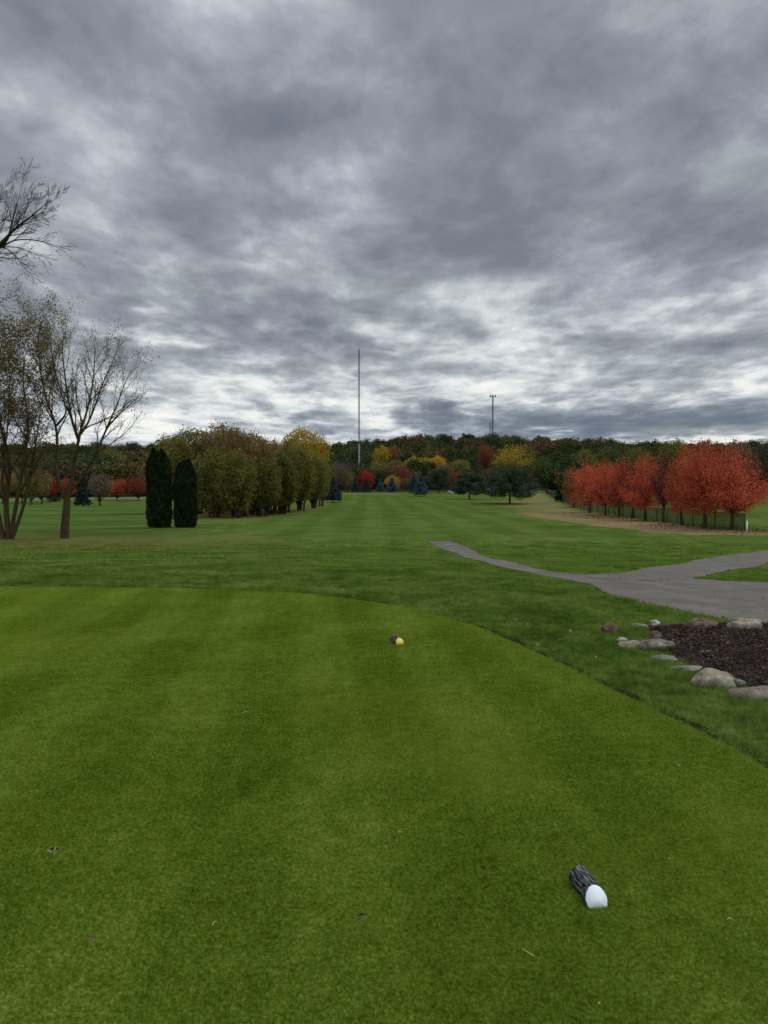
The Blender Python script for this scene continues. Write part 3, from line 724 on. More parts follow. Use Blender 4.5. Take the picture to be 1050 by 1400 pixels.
def gn_scatter(name, P, protos, rot, scl, label, cat, nrm=None):
    col = bpy.data.collections.new(name + '_sources')
    for p in protos: col.objects.link(p)
    me = bpy.data.meshes.new(name); n = len(P)
    me.vertices.add(n); me.vertices.foreach_set('co', np.asarray(P, np.float32).ravel())
    a = me.attributes.new('rot', 'FLOAT_VECTOR', 'POINT'); a.data.foreach_set('vector', np.asarray(rot, np.float32).ravel())
    a = me.attributes.new('scl', 'FLOAT_VECTOR', 'POINT'); a.data.foreach_set('vector', np.asarray(scl, np.float32).ravel())
    a = me.attributes.new('pick', 'INT', 'POINT'); a.data.foreach_set('value', np.random.RandomState(3).randint(0, len(protos), n).astype(np.int32))
    o = bpy.data.objects.new(name, me); C.objects.link(o)
    ng = bpy.data.node_groups.new(name, 'GeometryNodeTree')
    ng.interface.new_socket('Geometry', in_out='INPUT', socket_type='NodeSocketGeometry')
    ng.interface.new_socket('Geometry', in_out='OUTPUT', socket_type='NodeSocketGeometry')
    N = ng.nodes; L = ng.links
    gi = N.new('NodeGroupInput'); go = N.new('NodeGroupOutput'); ip = N.new('GeometryNodeInstanceOnPoints'); ci = N.new('GeometryNodeCollectionInfo')
    ci.inputs[0].default_value = col; ci.inputs[1].default_value = True; ci.inputs[2].default_value = True
    def at(nm, ty):
        q = N.new('GeometryNodeInputNamedAttribute'); q.data_type = ty; q.inputs[0].default_value = nm
        return [s for s in q.outputs if s.enabled][0]
    L.new(gi.outputs[0], ip.inputs['Points']); L.new(ci.outputs[0], ip.inputs['Instance'])
    ip.inputs['Pick Instance'].default_value = True
    L.new(at('pick', 'INT'), ip.inputs['Instance Index'])
    e2r = N.new('FunctionNodeEulerToRotation'); L.new(at('rot', 'FLOAT_VECTOR'), e2r.inputs[0]); L.new(e2r.outputs[0], ip.inputs['Rotation'])
    L.new(at('scl', 'FLOAT_VECTOR'), ip.inputs['Scale'])
    L.new(ip.outputs[0], go.inputs[0])
    md = o.modifiers.new('scatter', 'NODES'); md.node_group = ng
    tag(o, label, cat, kind='stuff')
    return o

def scatter_region(n, x0, x1, y0, y1, seed):
    rs = np.random.RandomState(seed); h = math.sqrt((x1 - x0) * (y1 - y0) / n)
    X, Y = np.meshgrid(np.arange(x0, x1, h), np.arange(y0, y1, h)); X = X.ravel(); Y = Y.ravel()
    return X + rs.uniform(-.5, .5, len(X)) * h, Y + rs.uniform(-.5, .5, len(X)) * h, rs

def in_view(x, y, m=2.0): return (np.abs(x) < .56 * y + m) & (y > 1.0)

def rots(rs, x, y, n):
    e = .3
    gx = (terrain(x + e, y) - terrain(x - e, y)) / (2 * e); gy = (terrain(x, y + e) - terrain(x, y - e)) / (2 * e)
    # euler XYZ with small tilts, yaw free: tilt first then yaw is approximated by rotating the tilt into the yaw frame
    yaw = rs.uniform(0, 2 * np.pi, n)
    tx = gy; ty = -gx
    rx = tx * np.cos(yaw) + ty * np.sin(yaw); ry = -tx * np.sin(yaw) + ty * np.cos(yaw)
    return np.stack([rx, ry, yaw], 1)

def make_grass():
    pr = [blade_patch('tee_patch', 3600, .21, .013, .0019, M['teeblade'], s, .65) for s in (1, 2, 3, 4)]
    x, y, rs = scatter_region(9000, -9, 3, 1, 12.2, 11)
    k = (poly_sdf(x, y, TEE) < -.17) & in_view(x, y, 2.2); x, y = x[k], y[k]; n = len(x)
    E = densify(TEE[:17], 150); E = E[(E[:, 0] > -9) & (E[:, 1] > 1.5)]; dx = np.gradient(E, axis=0); nn = np.stack([dx[:, 1], -dx[:, 0]], 1); nn /= np.linalg.norm(nn, axis=1, keepdims=True)
    E = E + nn * .17; x = np.concatenate([x, E[:, 0]]); y = np.concatenate([y, E[:, 1]]); n = len(x)
    z = np.zeros(n) + .001
    rot = np.stack([np.zeros(n), np.zeros(n), rs.uniform(0, 6.28, n)], 1); s = rs.uniform(.9, 1.1, (n, 1)) * np.ones((1, 3))
    gn_scatter('tee_grass', np.stack([x, y, z], 1), pr, rot, s, 'short mown bright green grass covering the teeing ground', 'grass')
    pr = [blade_patch('rough_patch', 900, .20, .050, .0038, M['roughblade'], s, .8) for s in (5, 6, 7)]
    x, y, rs = scatter_region(15000, -10, 12, 1, 17, 12)
    sd_ = poly_sdf(x, y, TEE)
    k = (sd_ > .18 + .05 * rs.rand(len(x))) & in_view(x, y, 2.2) & (poly_sdf(x, y, PATH_A) > .10 + .08 * rs.rand(len(x))) & (poly_sdf(x, y, PATH_B) > .07 + .12 * rs.rand(len(x))) & (poly_sdf(x, y, BED) > .05)
    x, y = x[k], y[k]; n = len(x); sd_ = sd_[k]
    z = terrain(x, y)
    hz = .75 + .25 * sstep(.1, .6, sd_); hz = hz * rs.uniform(.55, 1.5, n)
    # uncut tufts along the stones
    bd = poly_sdf(x, y, BED); hz = hz * (1 + .9 * np.exp(-(bd / .25) ** 2) * rs.rand(n))
    s = np.stack([np.ones(n), np.ones(n), hz], 1)
    gn_scatter('rough_grass', np.stack([x, y, z], 1), pr, rots(rs, x, y, n), s, 'longer darker green grass round the tee and the stones', 'grass')
    pr = [blade_patch('far_patch', 500, .42, .05, .008, M['roughblade'], s, .8) for s in (8, 9)]
    x, y, rs = scatter_region(22000, -24, 26, 15, 42, 13)
    k = in_view(x, y, 3) & (poly_sdf(x, y, PATH_A) > .4) & (poly_sdf(x, y, PATH_B) > .4) & (poly_sdf(x, y, TEE) > 3) & (rs.rand(len(x)) < sstep(44, 26, y) * 1.0)
    x, y = x[k], y[k]; n = len(x)
    s = np.stack([np.ones(n), np.ones(n), rs.uniform(.4, 1.0, n)], 1)
    gn_scatter('meadow_grass', np.stack([x, y, terrain(x, y)], 1), pr, rots(rs, x, y, n), s, 'green grass on the ground falling away beyond the tee and the path', 'grass')
make_grass()

# fallen leaves (uncountable): litter on the left lawn, a few on tee, path and grass
def make_fallen():
    rs = np.random.RandomState(21)
    pts = []; REDP = []
    x = rs.uniform(-26, 2, 5200); y = rs.uniform(14, 44, 5200)
    k = (rs.rand(5200) < np.exp(-np.maximum(poly_sdf(x, y, LITTER), 0) / 1.6)); pts.append(np.stack([x[k], y[k]], 1))
    x = rs.uniform(-7, 2.2, 110); y = rs.uniform(2.0, 11, 110); pts.append(np.stack([x, y], 1))
    x = rs.uniform(1, 13, 330); y = rs.uniform(6, 26, 330); pts.append(np.stack([x, y], 1))
    for q in range(26):
        mx_, my_ = ground(790 + q * 9.5, 703 + q * .95); x = rs.normal(mx_, 1.7, 60); y = rs.normal(my_, 1.9, 60); redn = 0; REDP.append(np.stack([x, y], 1))
    # along the path edge
    E = densify(gpoly(B_lo), 260); pts.append(E[rs.rand(260) < .5] + rs.normal(0, .14, (260, 2))[:int(0)].sum() if False else E[rs.rand(260) < .45] + 0)
    P = np.concatenate(pts); P = P + rs.normal(0, .06, P.shape)
    z = np.maximum(terrain(P[:, 0], P[:, 1]) + .045, np.where(poly_sdf(P[:, 0], P[:, 1], TEE) < 0, .014, -9))
    onp = (poly_sdf(P[:, 0], P[:, 1], PATH_A) < 0) | (poly_sdf(P[:, 0], P[:, 1], PATH_B) < 0); z = np.where(onp, z - .02, z)
    tee_ = poly_sdf(P[:, 0], P[:, 1], TEE) < 0
    P3 = np.concatenate([P, z[:, None]], 1)
    V, Q, t = leaf_quads(rs, P3, .045, .7, flat=.75)
    Vc = V.reshape(-1, 4, 3); sc_ = np.where(tee_, .28, 1)[:, None, None]; c = Vc.mean(1, keepdims=True); V = (c + (Vc - c) * sc_).reshape(-1, 3)
    m = leaf_mat('fallen_leaf_tones', g((.09, .055, .02), (.19, .12, .04), (.34, .25, .09), (.42, .35, .17)), .1, scale=20)
    o = np_mesh('fallen_leaves', V, [Q], m, tint=np.repeat(rs.rand(len(P3)), 4))
    RP = np.concatenate(REDP); R3 = np.stack([RP[:, 0], RP[:, 1], terrain(RP[:, 0], RP[:, 1]) + .02], 1); V, Q, t = leaf_quads(rs, R3, .11, .7, flat=.85)
    o2 = np_mesh('fallen_red_leaves', V, [Q], M['redpurple'], tint=t); tag(o2, 'fallen dull red leaves under the maple row by the fence', 'fallen leaves', kind='stuff')
    tag(o, 'scattered tan and yellow fallen leaves on the left lawn, path edge and grass', 'fallen leaves', kind='stuff')
make_fallen()

# grass clippings and divots on the tee
def on_tee(px, py):
    d = ray(px, py); t = CAM_Z / -d.z; return d.x * t, d.y * t
M['clip'] = simple_noise_mat('pale_cut_blade', [(.3, (.45, .55, .25)), (.7, (.6, .68, .38))], 50)
M['strawclip'] = simple_noise_mat('straw_blade', [(.3, (.48, .45, .22)), (.7, (.62, .58, .34))], 50)
for (px, py, L, yaw, bend, mt, lab) in ((930, 1051, .035, 1.9, .2, 'clip', 'pale green cut grass blade on the tee below the mulch bed'),
                                  (730, 1312, .055, 2.2, .5, 'strawclip', 'curved straw-coloured grass stem on the tee left of the white marker'),
                                  (291, 1270, .022, 1.1, .3, 'strawclip', 'short bent straw-coloured clipping near the lower left of the tee'),
                                  (760, 1133, .018, 1.8, .1, 'strawclip', 'tiny straw-coloured clipping above the white marker log'),
                                  (543, 1143, .02, .2, .1, 'strawclip', 'tiny straw-coloured clipping in the middle of the tee'),
                                  (994, 1262, .02, -.2, .1, 'strawclip', 'short pale clipping on the tee right of the white marker log'),
                                  (331, 977, .05, .1, .1, 'strawclip', 'pale leaf scrap on the tee left of the yellow marker')):
    x, y = on_tee(px, py); T = Tubes()
    t = np.linspace(0, 1, 8)
    pts = np.stack([np.cos(yaw) * L * t - np.sin(yaw) * bend * L * t * (1 - t) * 1.5, np.sin(yaw) * L * t + np.cos(yaw) * bend * L * t * (1 - t) * 1.5, .012 + .006 * np.sin(t * 3)], 1)
    T.tube(pts, .0013 * (1.1 - t * .6), 4)
    o = T.build('grass_clipping', M[mt]); o.location = (x, y, .002)
    tag(o, lab, 'grass clipping', 'loose clippings on the tee')
M['dirt'] = simple_noise_mat('bare_soil', [(.35, (.016, .012, .005)), (.6, (.045, .035, .015)), (.75, (.14, .11, .05))], 70, 1.0, bump=1, dist=.01, spec=0)
M['dirtdry'] = simple_noise_mat('dry_soil', [(.35, (.05, .06, .012)), (.55, (.12, .11, .035)), (.7, (.24, .19, .08))], 110, 1.0, bump=1, dist=.006, spec=0)
M['teewood'] = simple_noise_mat('broken_tee_wood', [(.3, (.30, .24, .16)), (.7, (.45, .38, .27))], 40)
def divot(px, py, w, dry, seed, lab, chips=0):
    x, y = on_tee(px, py); root = empty('divot', (x, y, 0)); tag(root, lab, 'divot', 'divots in the tee turf')
    rs = np.random.RandomState(seed)
    def pad(name, cx, cy, rx, ry, h, mat):
        N = 26; K = 6; V = [(cx, cy, h)]
        jag = 1 + rs.normal(0, .16, N)
        for k in range(1, K + 1):
            for j in range(N):
                a = 2 * math.pi * j / N; q = k / K
                V.append((cx + math.cos(a) * rx * q * jag[j], cy + math.sin(a) * ry * q * jag[j], h * (1 - q ** 2) + rs.normal(0, .0012) + .001))
        T = [[0, 1 + j, 1 + (j + 1) % N] for j in range(N)]
        Q = [[1 + (k - 1) * N + j, 1 + k * N + j, 1 + k * N + (j + 1) % N, 1 + (k - 1) * N + (j + 1) % N] for k in range(1, K) for j in range(N)]
        np_mesh(name, V, [T, Q], mat, root)
    pad('loose_soil', 0, 0, w * .5, w * .6, .011, M['dirtdry'])
    if not dry: pad('torn_hole', -w * .1, w * .45, w * .42, w * .36, .012, M['dirt'])
    for c in range(chips):
        T = Tubes(); a = rs.uniform(0, 3.1); L = .012
        px_, py_ = rs.normal(0, w * .22, 2)
        T.tube([(px_ - math.cos(a) * L, py_ - math.sin(a) * L * .6, .014), (px_, py_, .018), (px_ + math.cos(a) * L, py_ + math.sin(a) * L * .6, .022)], [.002, .002, .001], 6)
        T.build('wood_splinter', M['teewood'], root)
divot(73, 1166, .045, False, 1, 'divot with broken wooden splinters at the left side of the tee', 2)
divot(496, 1257, .034, False, 2, 'dark divot with a sandy edge at the bottom middle of the tee', 0)
divot(126, 1286, .042, True, 3, 'faint dry healed divot in the lower left of the tee', 0)
divot(993, 1196, .018, False, 4, 'tiny dark divot in the tee right of the white marker log', 0)

# ------------------------------------------------------------------ trees
def branch_dirs(rs, n, up=.0):
    z = rs.uniform(-1, 1, n); a = rs.uniform(0, 2 * np.pi, n); s = np.sqrt(1 - z * z)
    return np.stack([s * np.cos(a), s * np.sin(a), z], 1)

def decid_geo(rs, H, R, zb, nleaf, ls, nb=90, lump=.22, stems=1, fan=False, tr=None, stem_spread=.25, fill=.25, sides=6):
    """returns Tubes, leaf points. radiating limbs with leaves clustered along their outer part"""
    T = Tubes(); tr = tr or H * .022
    zc = (zb + H) / 2; hz = (H - zb) / 2
    forks = []
    for s in range(stems):
        a = rs.uniform(0, 6.28); sp = 0 if stems == 1 else R * stem_spread * rs.uniform(.3, 1)
        bx, by = (0, 0) if stems == 1 else (math.cos(a) * sp * .5, math.sin(a) * sp * .5)
        tx, ty = math.cos(a) * sp * 1.6, math.sin(a) * sp * 1.6
        top = zb + (H - zb) * (.62 if stems == 1 else rs.uniform(.45, .7))
        k = 7; t = np.linspace(0, 1, k)
        wob = np.cumsum(rs.normal(0, tr * .5, (k, 2)), 0); wob[0] = 0
        pts = np.stack([bx + (tx - bx) * t ** 1.3 + wob[:, 0], by + (ty - by) * t ** 1.3 + wob[:, 1], top * t - .15 * (t == 0)], 1)
        r0 = tr if stems == 1 else tr * .6
        rad = r0 * (1 - .75 * t); rad[0] *= 1.45
        T.tube(pts, rad, sides + 2 if stems == 1 else sides); forks.append(pts)
    ph = rs.uniform(0, 50, 3)
    D = branch_dirs(rs, nb)
    wide = (1.0 - .22 * D[:, 2] - .25 * np.maximum(D[:, 2], 0) ** 2) if fan else np.ones(nb)
    rad = np.array([1 + lump * 2 * mnoise.noise(Vector(d * 1.7) + Vector(ph)) + rs.normal(0, lump * .25) for d in D])
    E = D * rad[:, None] * np.array([R, R, hz]) * np.stack([wide, wide, np.ones(nb)], 1) * .96 + np.array([0, 0, zc])
    P = []
    for i in range(nb):
        e = E[i]; f = forks[rs.randint(len(forks))]
        if fan: q = min(.98, max(.25, .25 + .35 * rs.rand()))
        else: q = np.clip((e[2] - zb) / (H - zb) * .7 + rs.uniform(-.1, .05), .15, .97)
        idx = q * (len(f) - 1); i0 = int(idx); o = f[i0] + (f[min(i0 + 1, len(f) - 1)] - f[i0]) * (idx - i0)
        if o[2] > e[2] and e[2] < zc: o = np.array([o[0], o[1], max(zb * .8, min(o[2], e[2] + .1 * hz))])
        mid = (o + e) / 2 + np.array([0, 0, -.06 * R if e[2] > o[2] else .10 * R]) + rs.normal(0, .03 * R, 3)
        t = np.linspace(0, 1, 6)[:, None]
        c = (1 - t) ** 2 * o + 2 * t * (1 - t) * mid + t * t * e
        T.tube(c, tr * .26 * (1 - .85 * t[:, 0]), 3)
        m = max(3, int(nleaf * (1 - fill) / nb * rs.uniform(.5, 1.5)))
        tt = rs.beta(2.4, 1.3, m)[:, None]
        c = (1 - tt) ** 2 * o + 2 * tt * (1 - tt) * mid + tt * tt * e
        P.append(c + rs.normal(0, 1, (m, 3)) * np.array([R, R, hz * .8]) * (.05 + .07 * tt))
    m = int(nleaf * fill); d = branch_dirs(rs, m); q = rs.uniform(.45, .98, m) ** .6
    lr = np.array([1 + lump * 2 * mnoise.noise(Vector(k) * 1.7 + Vector(ph)) for k in d])
    P.append(d * (q * lr)[:, None] * np.array([R, R, hz]) * .95 + np.array([0, 0, zc]))
    P = np.concatenate(P)
    P = P[P[:, 2] > zb * .85]
    return T, P

NAMES = {}
def tree_root(kind, x, y, label, cat='tree', group=None, rz=0):
    o = empty(kind, (x, y, gz(x, y)), rz); return tag(o, label, cat, group)

def decid(kind, x, y, H, R, zb, mat, label, seed, nleaf=4000, ls=.22, bark='bark', group=None, align=0.0, **kw):
    rs = np.random.RandomState(seed)
    root = tree_root(kind, x, y, label, 'tree', group)
    T, P = decid_geo(rs, H, R, zb, nleaf, ls, **kw)
    T.build('trunk', M[bark], root)
    A = P - np.array([0, 0, zb * .7]); A /= np.linalg.norm(A, axis=1, keepdims=True)
    V, Q, t = leaf_quads(rs, P, ls, .7 - .3 * align, A if align else None, align)
    np_mesh('crown', V, [Q], M[mat], root, tint=t)
    return root

def spruce(kind, x, y, H, R, zb, mat, label, seed, dens=1.0, group=None, ls=.3):
    rs = np.random.RandomState(seed)
    root = tree_root(kind, x, y, label, 'tree', group)
    T = Tubes(); T.tube([(0, 0, -.1), (0, 0, H * .5), (0, 0, H)], [H * .02, H * .012, .01], 7)
    P = []; A = []
    lev = int(16 * 1.3)
    for l in range(lev):
        q = (l + .5) / lev; z = zb + (H - zb) * q; r = R * 1.12 * (1 - q) ** .8 * min(1, .62 + q * 3) * rs.uniform(.8, 1.15)
        nb = max(5, int(15 * (1 - q) + 5))
        for k in range(nb):
            a = rs.uniform(0, 6.28); rr = r * rs.uniform(.75, 1.15); dz = -.28 * rr
            d = np.array([math.cos(a), math.sin(a), 0])
            m = max(3, int(26 * dens * (rr / R) + 4)); t = rs.uniform(.15, 1, m)[:, None]
            p = d * rr * t + np.array([0, 0, z]) + np.array([0, 0, dz]) * t ** 1.5 + rs.normal(0, .05 * R + .03 * rr, (m, 3)) * np.array([1, 1, .5])
            P.append(p); A.append(np.tile(d + np.array([0, 0, -.35]), (m, 1)))
            if rs.rand() < .4: T.tube([(0, 0, z), tuple(d * rr * .9 + np.array([0, 0, z + dz * .8]))], [.03, .01], 3)
    T.build('trunk', M['bark'], root)
    P = np.concatenate(P); A = np.concatenate(A)
    V, Q, t = leaf_quads(rs, P, ls, .4, A, .6)
    np_mesh('crown', V, [Q], M[mat], root, tint=t)
    return root

def arbor(x, y, H, R, tops, label, seed):
    rs = np.random.RandomState(seed)
    root = tree_root('arborvitae', x, y, label, 'arborvitae', 'pair of arborvitae on the lawn')
    T = Tubes(); T.tube([(0, 0, -.1), (0, 0, H * .6)], [.12, .05], 7); T.build('trunk', M['bark'], root)
    P = []; A = []; CV = []; CQ = []; n0 = 0
    for (ox, oy, hh, rr) in tops:
        n = int(9500 * rr * hh / .5); q = rs.rand(n) ** .9; a = rs.uniform(0, 6.28, n)
        def prof(q): return rr * R * np.clip(np.minimum(1, .78 + q * 1.6), 0, 1) * np.clip(1 - np.maximum(0, (q - .74) / .27) ** 1.7, .03, 1)
        pr = prof(q) * (1 + .10 * np.sin(a * 5 + q * 9 + ox * 9) + rs.normal(0, .13, n))
        P.append(np.stack([ox * R + np.cos(a) * pr, oy * R + np.sin(a) * pr, .06 + q * hh * H], 1))
        A.append(np.stack([np.cos(a) * .35, np.sin(a) * .35, np.ones(n)], 1))
        ks = 14; sd_ = 14
        for k in range(ks):
            qq = k / (ks - 1)
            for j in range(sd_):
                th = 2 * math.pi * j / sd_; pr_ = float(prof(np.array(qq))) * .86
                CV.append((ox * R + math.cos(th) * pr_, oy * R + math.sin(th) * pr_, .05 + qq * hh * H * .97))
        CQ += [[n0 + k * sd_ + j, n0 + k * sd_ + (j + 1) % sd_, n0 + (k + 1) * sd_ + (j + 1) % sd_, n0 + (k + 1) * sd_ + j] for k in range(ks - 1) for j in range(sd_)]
        n0 = len(CV)
    P = np.concatenate(P); A = np.concatenate(A)
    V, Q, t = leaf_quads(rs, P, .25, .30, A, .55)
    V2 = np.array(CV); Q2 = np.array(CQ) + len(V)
    np_mesh('crown', np.concatenate([V, V2]), [Q, Q2], M['cedar'], root, tint=np.concatenate([t, np.full(len(V2), .05)]))  # includes a dark inner core added to keep light from passing through

def pine(x, y, H, R, label, seed, zb=.25, group=None):
    rs = np.random.RandomState(seed)
    root = tree_root('pine_tree', x, y, label, 'pine tree', group)
    T = Tubes(); k = 8; t = np.linspace(0, 1, k)
    w = np.cumsum(rs.normal(0, .012 * H, (k, 2)), 0); w[0] = 0
    tr = np.stack([w[:, 0], w[:, 1], H * .93 * t - .1 * (t == 0)], 1); T.tube(tr, H * .032 * (1 - .8 * t), 8)
    P = []
    nl = 46
    for i in range(nl):
        q = zb + (.96 - zb) * (i / (nl - 1)) ** .9
        idx = q * (k - 1); i0 = min(int(idx), k - 2); o = tr[i0] + (tr[i0 + 1] - tr[i0]) * (idx - i0)
        a = i * 2.4 + rs.uniform(-.5, .5)
        env = R * (math.sqrt(max(0, 1 - max(0, (q - .3) / .75) ** 2))) * rs.uniform(.7, 1.08)
        e = o + np.array([math.cos(a) * env, math.sin(a) * env, H * rs.uniform(-.02, .07) * (1 if q > .35 else .4)])
        mid = (o + e) / 2 + np.array([0, 0, -.03 * H])
        tt = np.linspace(0, 1, 6)[:, None]; c = (1 - tt) ** 2 * o + 2 * tt * (1 - tt) * mid + tt * tt * e
        T.tube(c, H * .010 * (1 - .8 * tt[:, 0]), 4)
        for u in (.4, .62, .82, 1.0):
            cc = (1 - u) ** 2 * o + 2 * u * (1 - u) * mid + u * u * e + rs.normal(0, .05 * R, 3) * np.array([1, 1, .4])
            m = int(rs.uniform(90, 150)); rr = R * rs.uniform(.14, .24)
            d = branch_dirs(rs, m) * (rs.rand(m)[:, None] ** .4)
            P.append(cc + d * np.array([rr, rr, rr * .62]) + np.array([0, 0, rr * .15]))
    T.build('trunk', M['bark'], root)
    P = np.concatenate(P)
    V, Q, t = leaf_quads(rs, P, .26, .35, np.tile([0, 0, 1.0], (len(P), 1)), .25)
    np_mesh('crown', V, [Q], M['pine'], root, tint=t)

# recursive limbs for bare and thinly leaved trees
class Grow:
    def __init__(s, seed): s.rs = np.random.RandomState(seed); s.T = Tubes(); s.tips = []
    def limb(s, pts, r0, r1, level, maxlevel, spawn, angle=.62, upb=.25, lenf=.5, sides=6, first=.22, droop=0.0):
        pts = np.asarray(pts, float); k = len(pts); t = np.linspace(0, 1, k)
        rad = r0 + (r1 - r0) * t ** .8
        s.T.tube(pts, rad, max(3, sides)); rs = s.rs
        seg = np.r_[0, np.cumsum(np.linalg.norm(np.diff(pts, axis=0), axis=1))]; L = seg[-1]
        if level >= maxlevel:
            s.tips.append(pts[-1]); s.tips.append(pts[k // 2]); return
        n = spawn[min(level, len(spawn) - 1)]; phi = rs.uniform(0, 6.28)
        for i in range(n):
            q = first + (1 - first) * (i + rs.uniform(.2, .8)) / n
            q = min(q, .985)
            idx = np.interp(q * L, seg, np.arange(k)); i0 = min(int(idx), k - 2); o = pts[i0] + (pts[i0 + 1] - pts[i0]) * (idx - i0)
            d = pts[i0 + 1] - pts[i0]; d = d / np.linalg.norm(d)
            phi += 2.4 + rs.uniform(-.5, .5)
            a = np.cross(d, [0.3, .2, 1.0]); a /= np.linalg.norm(a); b = np.cross(d, a)
            ang = angle * rs.uniform(.7, 1.25)
            nd = d * math.cos(ang) + (a * math.cos(phi) + b * math.sin(phi)) * math.sin(ang)
            nd[2] += upb - droop * level; nd /= np.linalg.norm(nd)
            ln = L * lenf * rs.uniform(.65, 1.2) * (1.15 - .55 * q)
            m = max(4, 7 - level); st = ln / (m - 1); p = o.copy(); P = [p.copy()]
            for _ in range(m - 1):
                nd = nd + rs.normal(0, .13, 3) + np.array([0, 0, upb * .12 - droop * .25]); nd /= np.linalg.norm(nd); p = p + nd * st; P.append(p.copy())
            rr = np.interp(q, t, rad) * .55
            s.limb(P, rr, max(rr * .28, .0022), level + 1, maxlevel, spawn, angle, upb, lenf, max(3, sides - 1), .18, droop)

def polyline3(pts, depths, base):
    """photo points at given depths, relative to base"""
    out = []
    for (px, py), d in zip(pts, depths):
        r = ray(px, py); t = d / r.y; out.append((r.x * t - base[0], r.y * t - base[1], CAM_Z + r.z * t - base[2]))
    out = np.array(out)
    # resample smoothly
    k = len(out); t = np.linspace(0, k - 1, k * 3 - 2)
    q = np.stack([np.interp(t, np.arange(k), out[:, i]) for i in range(3)], 1)
    for _ in range(2): q[1:-1] = q[1:-1] * .5 + (q[:-2] + q[2:]) * .25
    return q

def leaves_at(G, root, mat, n, spread, ls, seed, xbias=None):
    rs = np.random.RandomState(seed); tips = np.array(G.tips)
    if xbias is not None:
        w = xbias(tips); w = w / w.sum(); idx = rs.choice(len(tips), n, p=w)
    else: idx = rs.randint(0, len(tips), n)
    P = tips[idx] + rs.normal(0, spread, (n, 3))
    V, Q, t = leaf_quads(rs, P, ls, .7)
    np_mesh('crown', V, [Q], M[mat], root, tint=t)

# forked tree standing on the left lawn
def fork_tree():
    x, y = ground(88, 736); z = gz(x, y); base = (x, y, z); D = y
    root = tree_root('bare_tree', x, y, 'nearly bare forked tree with a warm brown trunk left of the arborvitae', 'tree')
    G = Grow(31)
    trunk = polyline3([(88, 738), (89, 715), (91, 695), (92, 680)], [D, D, D, D], base); G.T.tube(trunk, np.linspace(.25, .19, len(trunk)), 10)
    sp = [12, 9, 7, 5]
    A = dict(maxlevel=3, spawn=sp, angle=.52, upb=.16, lenf=.40, sides=8)
    G.limb(polyline3([(92, 682), (97, 665), (100, 640), (105, 615), (108, 595), (120, 560), (128, 520), (130, 475)], [D, D, D, D - .3, D - .5, D - .8, D - 1, D - 1.2], base), .17, .02, 0, **A, first=.3)
    G.limb(polyline3([(107, 600), (98, 575), (94, 550), (88, 510), (84, 470), (92, 445)], [D, D + .3, D + .6, D + 1, D + 1.2, D + 1.4], base), .10, .012, 0, **A, first=.1)
    G.limb(polyline3([(90, 684), (80, 660), (76, 640), (79, 615), (77, 580), (62, 545), (55, 505), (52, 470), (55, 440)], [D, D, D + .1, D + .3, D + .5, D + .5, D + .3, D, D - .2], base), .14, .015, 0, **A, first=.35)
    G.limb(polyline3([(77, 582), (88, 570), (92, 560), (78, 520), (70, 480), (68, 450)], [D + .4, D, D - .4, D - .8, D - 1, D - 1.1], base), .07, .012, 0, **A, first=.3)
    G.limb(polyline3([(95, 672), (112, 655), (125, 630), (138, 605), (150, 575), (160, 555), (170, 525), (180, 505)], [D, D - .2, D - .4, D - .7, D - 1, D - 1.2, D - 1.3, D - 1.3], base), .11, .014, 0, **A, first=.3)
    G.limb(polyline3([(108, 596), (120, 580), (130, 555), (140, 525), (152, 500), (160, 480)], [D, D + .4, D + .8, D + 1.1, D + 1.4, D + 1.5], base), .085, .012, 0, **A, first=.15)
    G.limb(polyline3([(148, 582), (165, 565), (182, 548), (200, 535)], [D - 1, D - 1.1, D - 1.1, D - 1], base), .045, .008, 1, **A, first=.15)
    G.T.build('trunk', M['barkwarm'], root)
    leaves_at(G, root, 'sparse', 9000, .16, .08, 5, lambda t: np.where(t[:, 0] < -.6, 5.0, 1.0) * np.where(t[:, 2] > 5.5, 1.3, .7))
fork_tree()

def multi_tree():
    x, y = ground(10, 737); z = gz(x, y); base = (x, y, z); D = y
    root = tree_root('multi_stem_tree', x, y, 'multi-stemmed tree with thin yellow-brown leaves at the left border of the photo', 'tree')
    G = Grow(77)
    A = dict(maxlevel=3, spawn=[12, 8, 6, 4], angle=.55, upb=.12, lenf=.36, sides=8, first=.22)
    G.limb(polyline3([(12, 738), (8, 700), (9, 670), (14, 640), (10, 615), (0, 585), (-4, 545), (-2, 500), (5, 450)], [D] * 5 + [D + .3, D + .5, D + .6, D + .6], base), .19, .02, 0, **A)
    G.limb(polyline3([(14, 738), (20, 700), (28, 660), (34, 620), (40, 580), (34, 545), (30, 510), (36, 480)], [D, D, D - .2, D - .4, D - .6, D - .6, D - .6, D - .5], base), .15, .015, 0, **A)
    G.limb(polyline3([(16, 738), (30, 700), (40, 665), (44, 635), (50, 600), (56, 560), (60, 520)], [D, D + .2, D + .4, D + .6, D + .8, D + 1, D + 1], base), .12, .014, 0, **A)
    G.limb(polyline3([(5, 738), (-3, 700), (-10, 650), (-22, 600), (-30, 550), (-30, 490), (-24, 440)], [D, D, D + .2, D + .2, D, D, D], base), .15, .015, 0, **A)
    G.limb(polyline3([(8, 700), (2, 660), (6, 620), (12, 570), (14, 520), (10, 470)], [D, D - .4, D - .8, D - 1, D - 1, D - 1], base), .09, .012, 0, **A)
    G.T.build('trunk', M['barkwarm'], root)
    leaves_at(G, root, 'sparse', 24000, .22, .095, 6, lambda t: np.where(t[:, 2] > 6.5, 1.6, 1.0))
multi_tree()

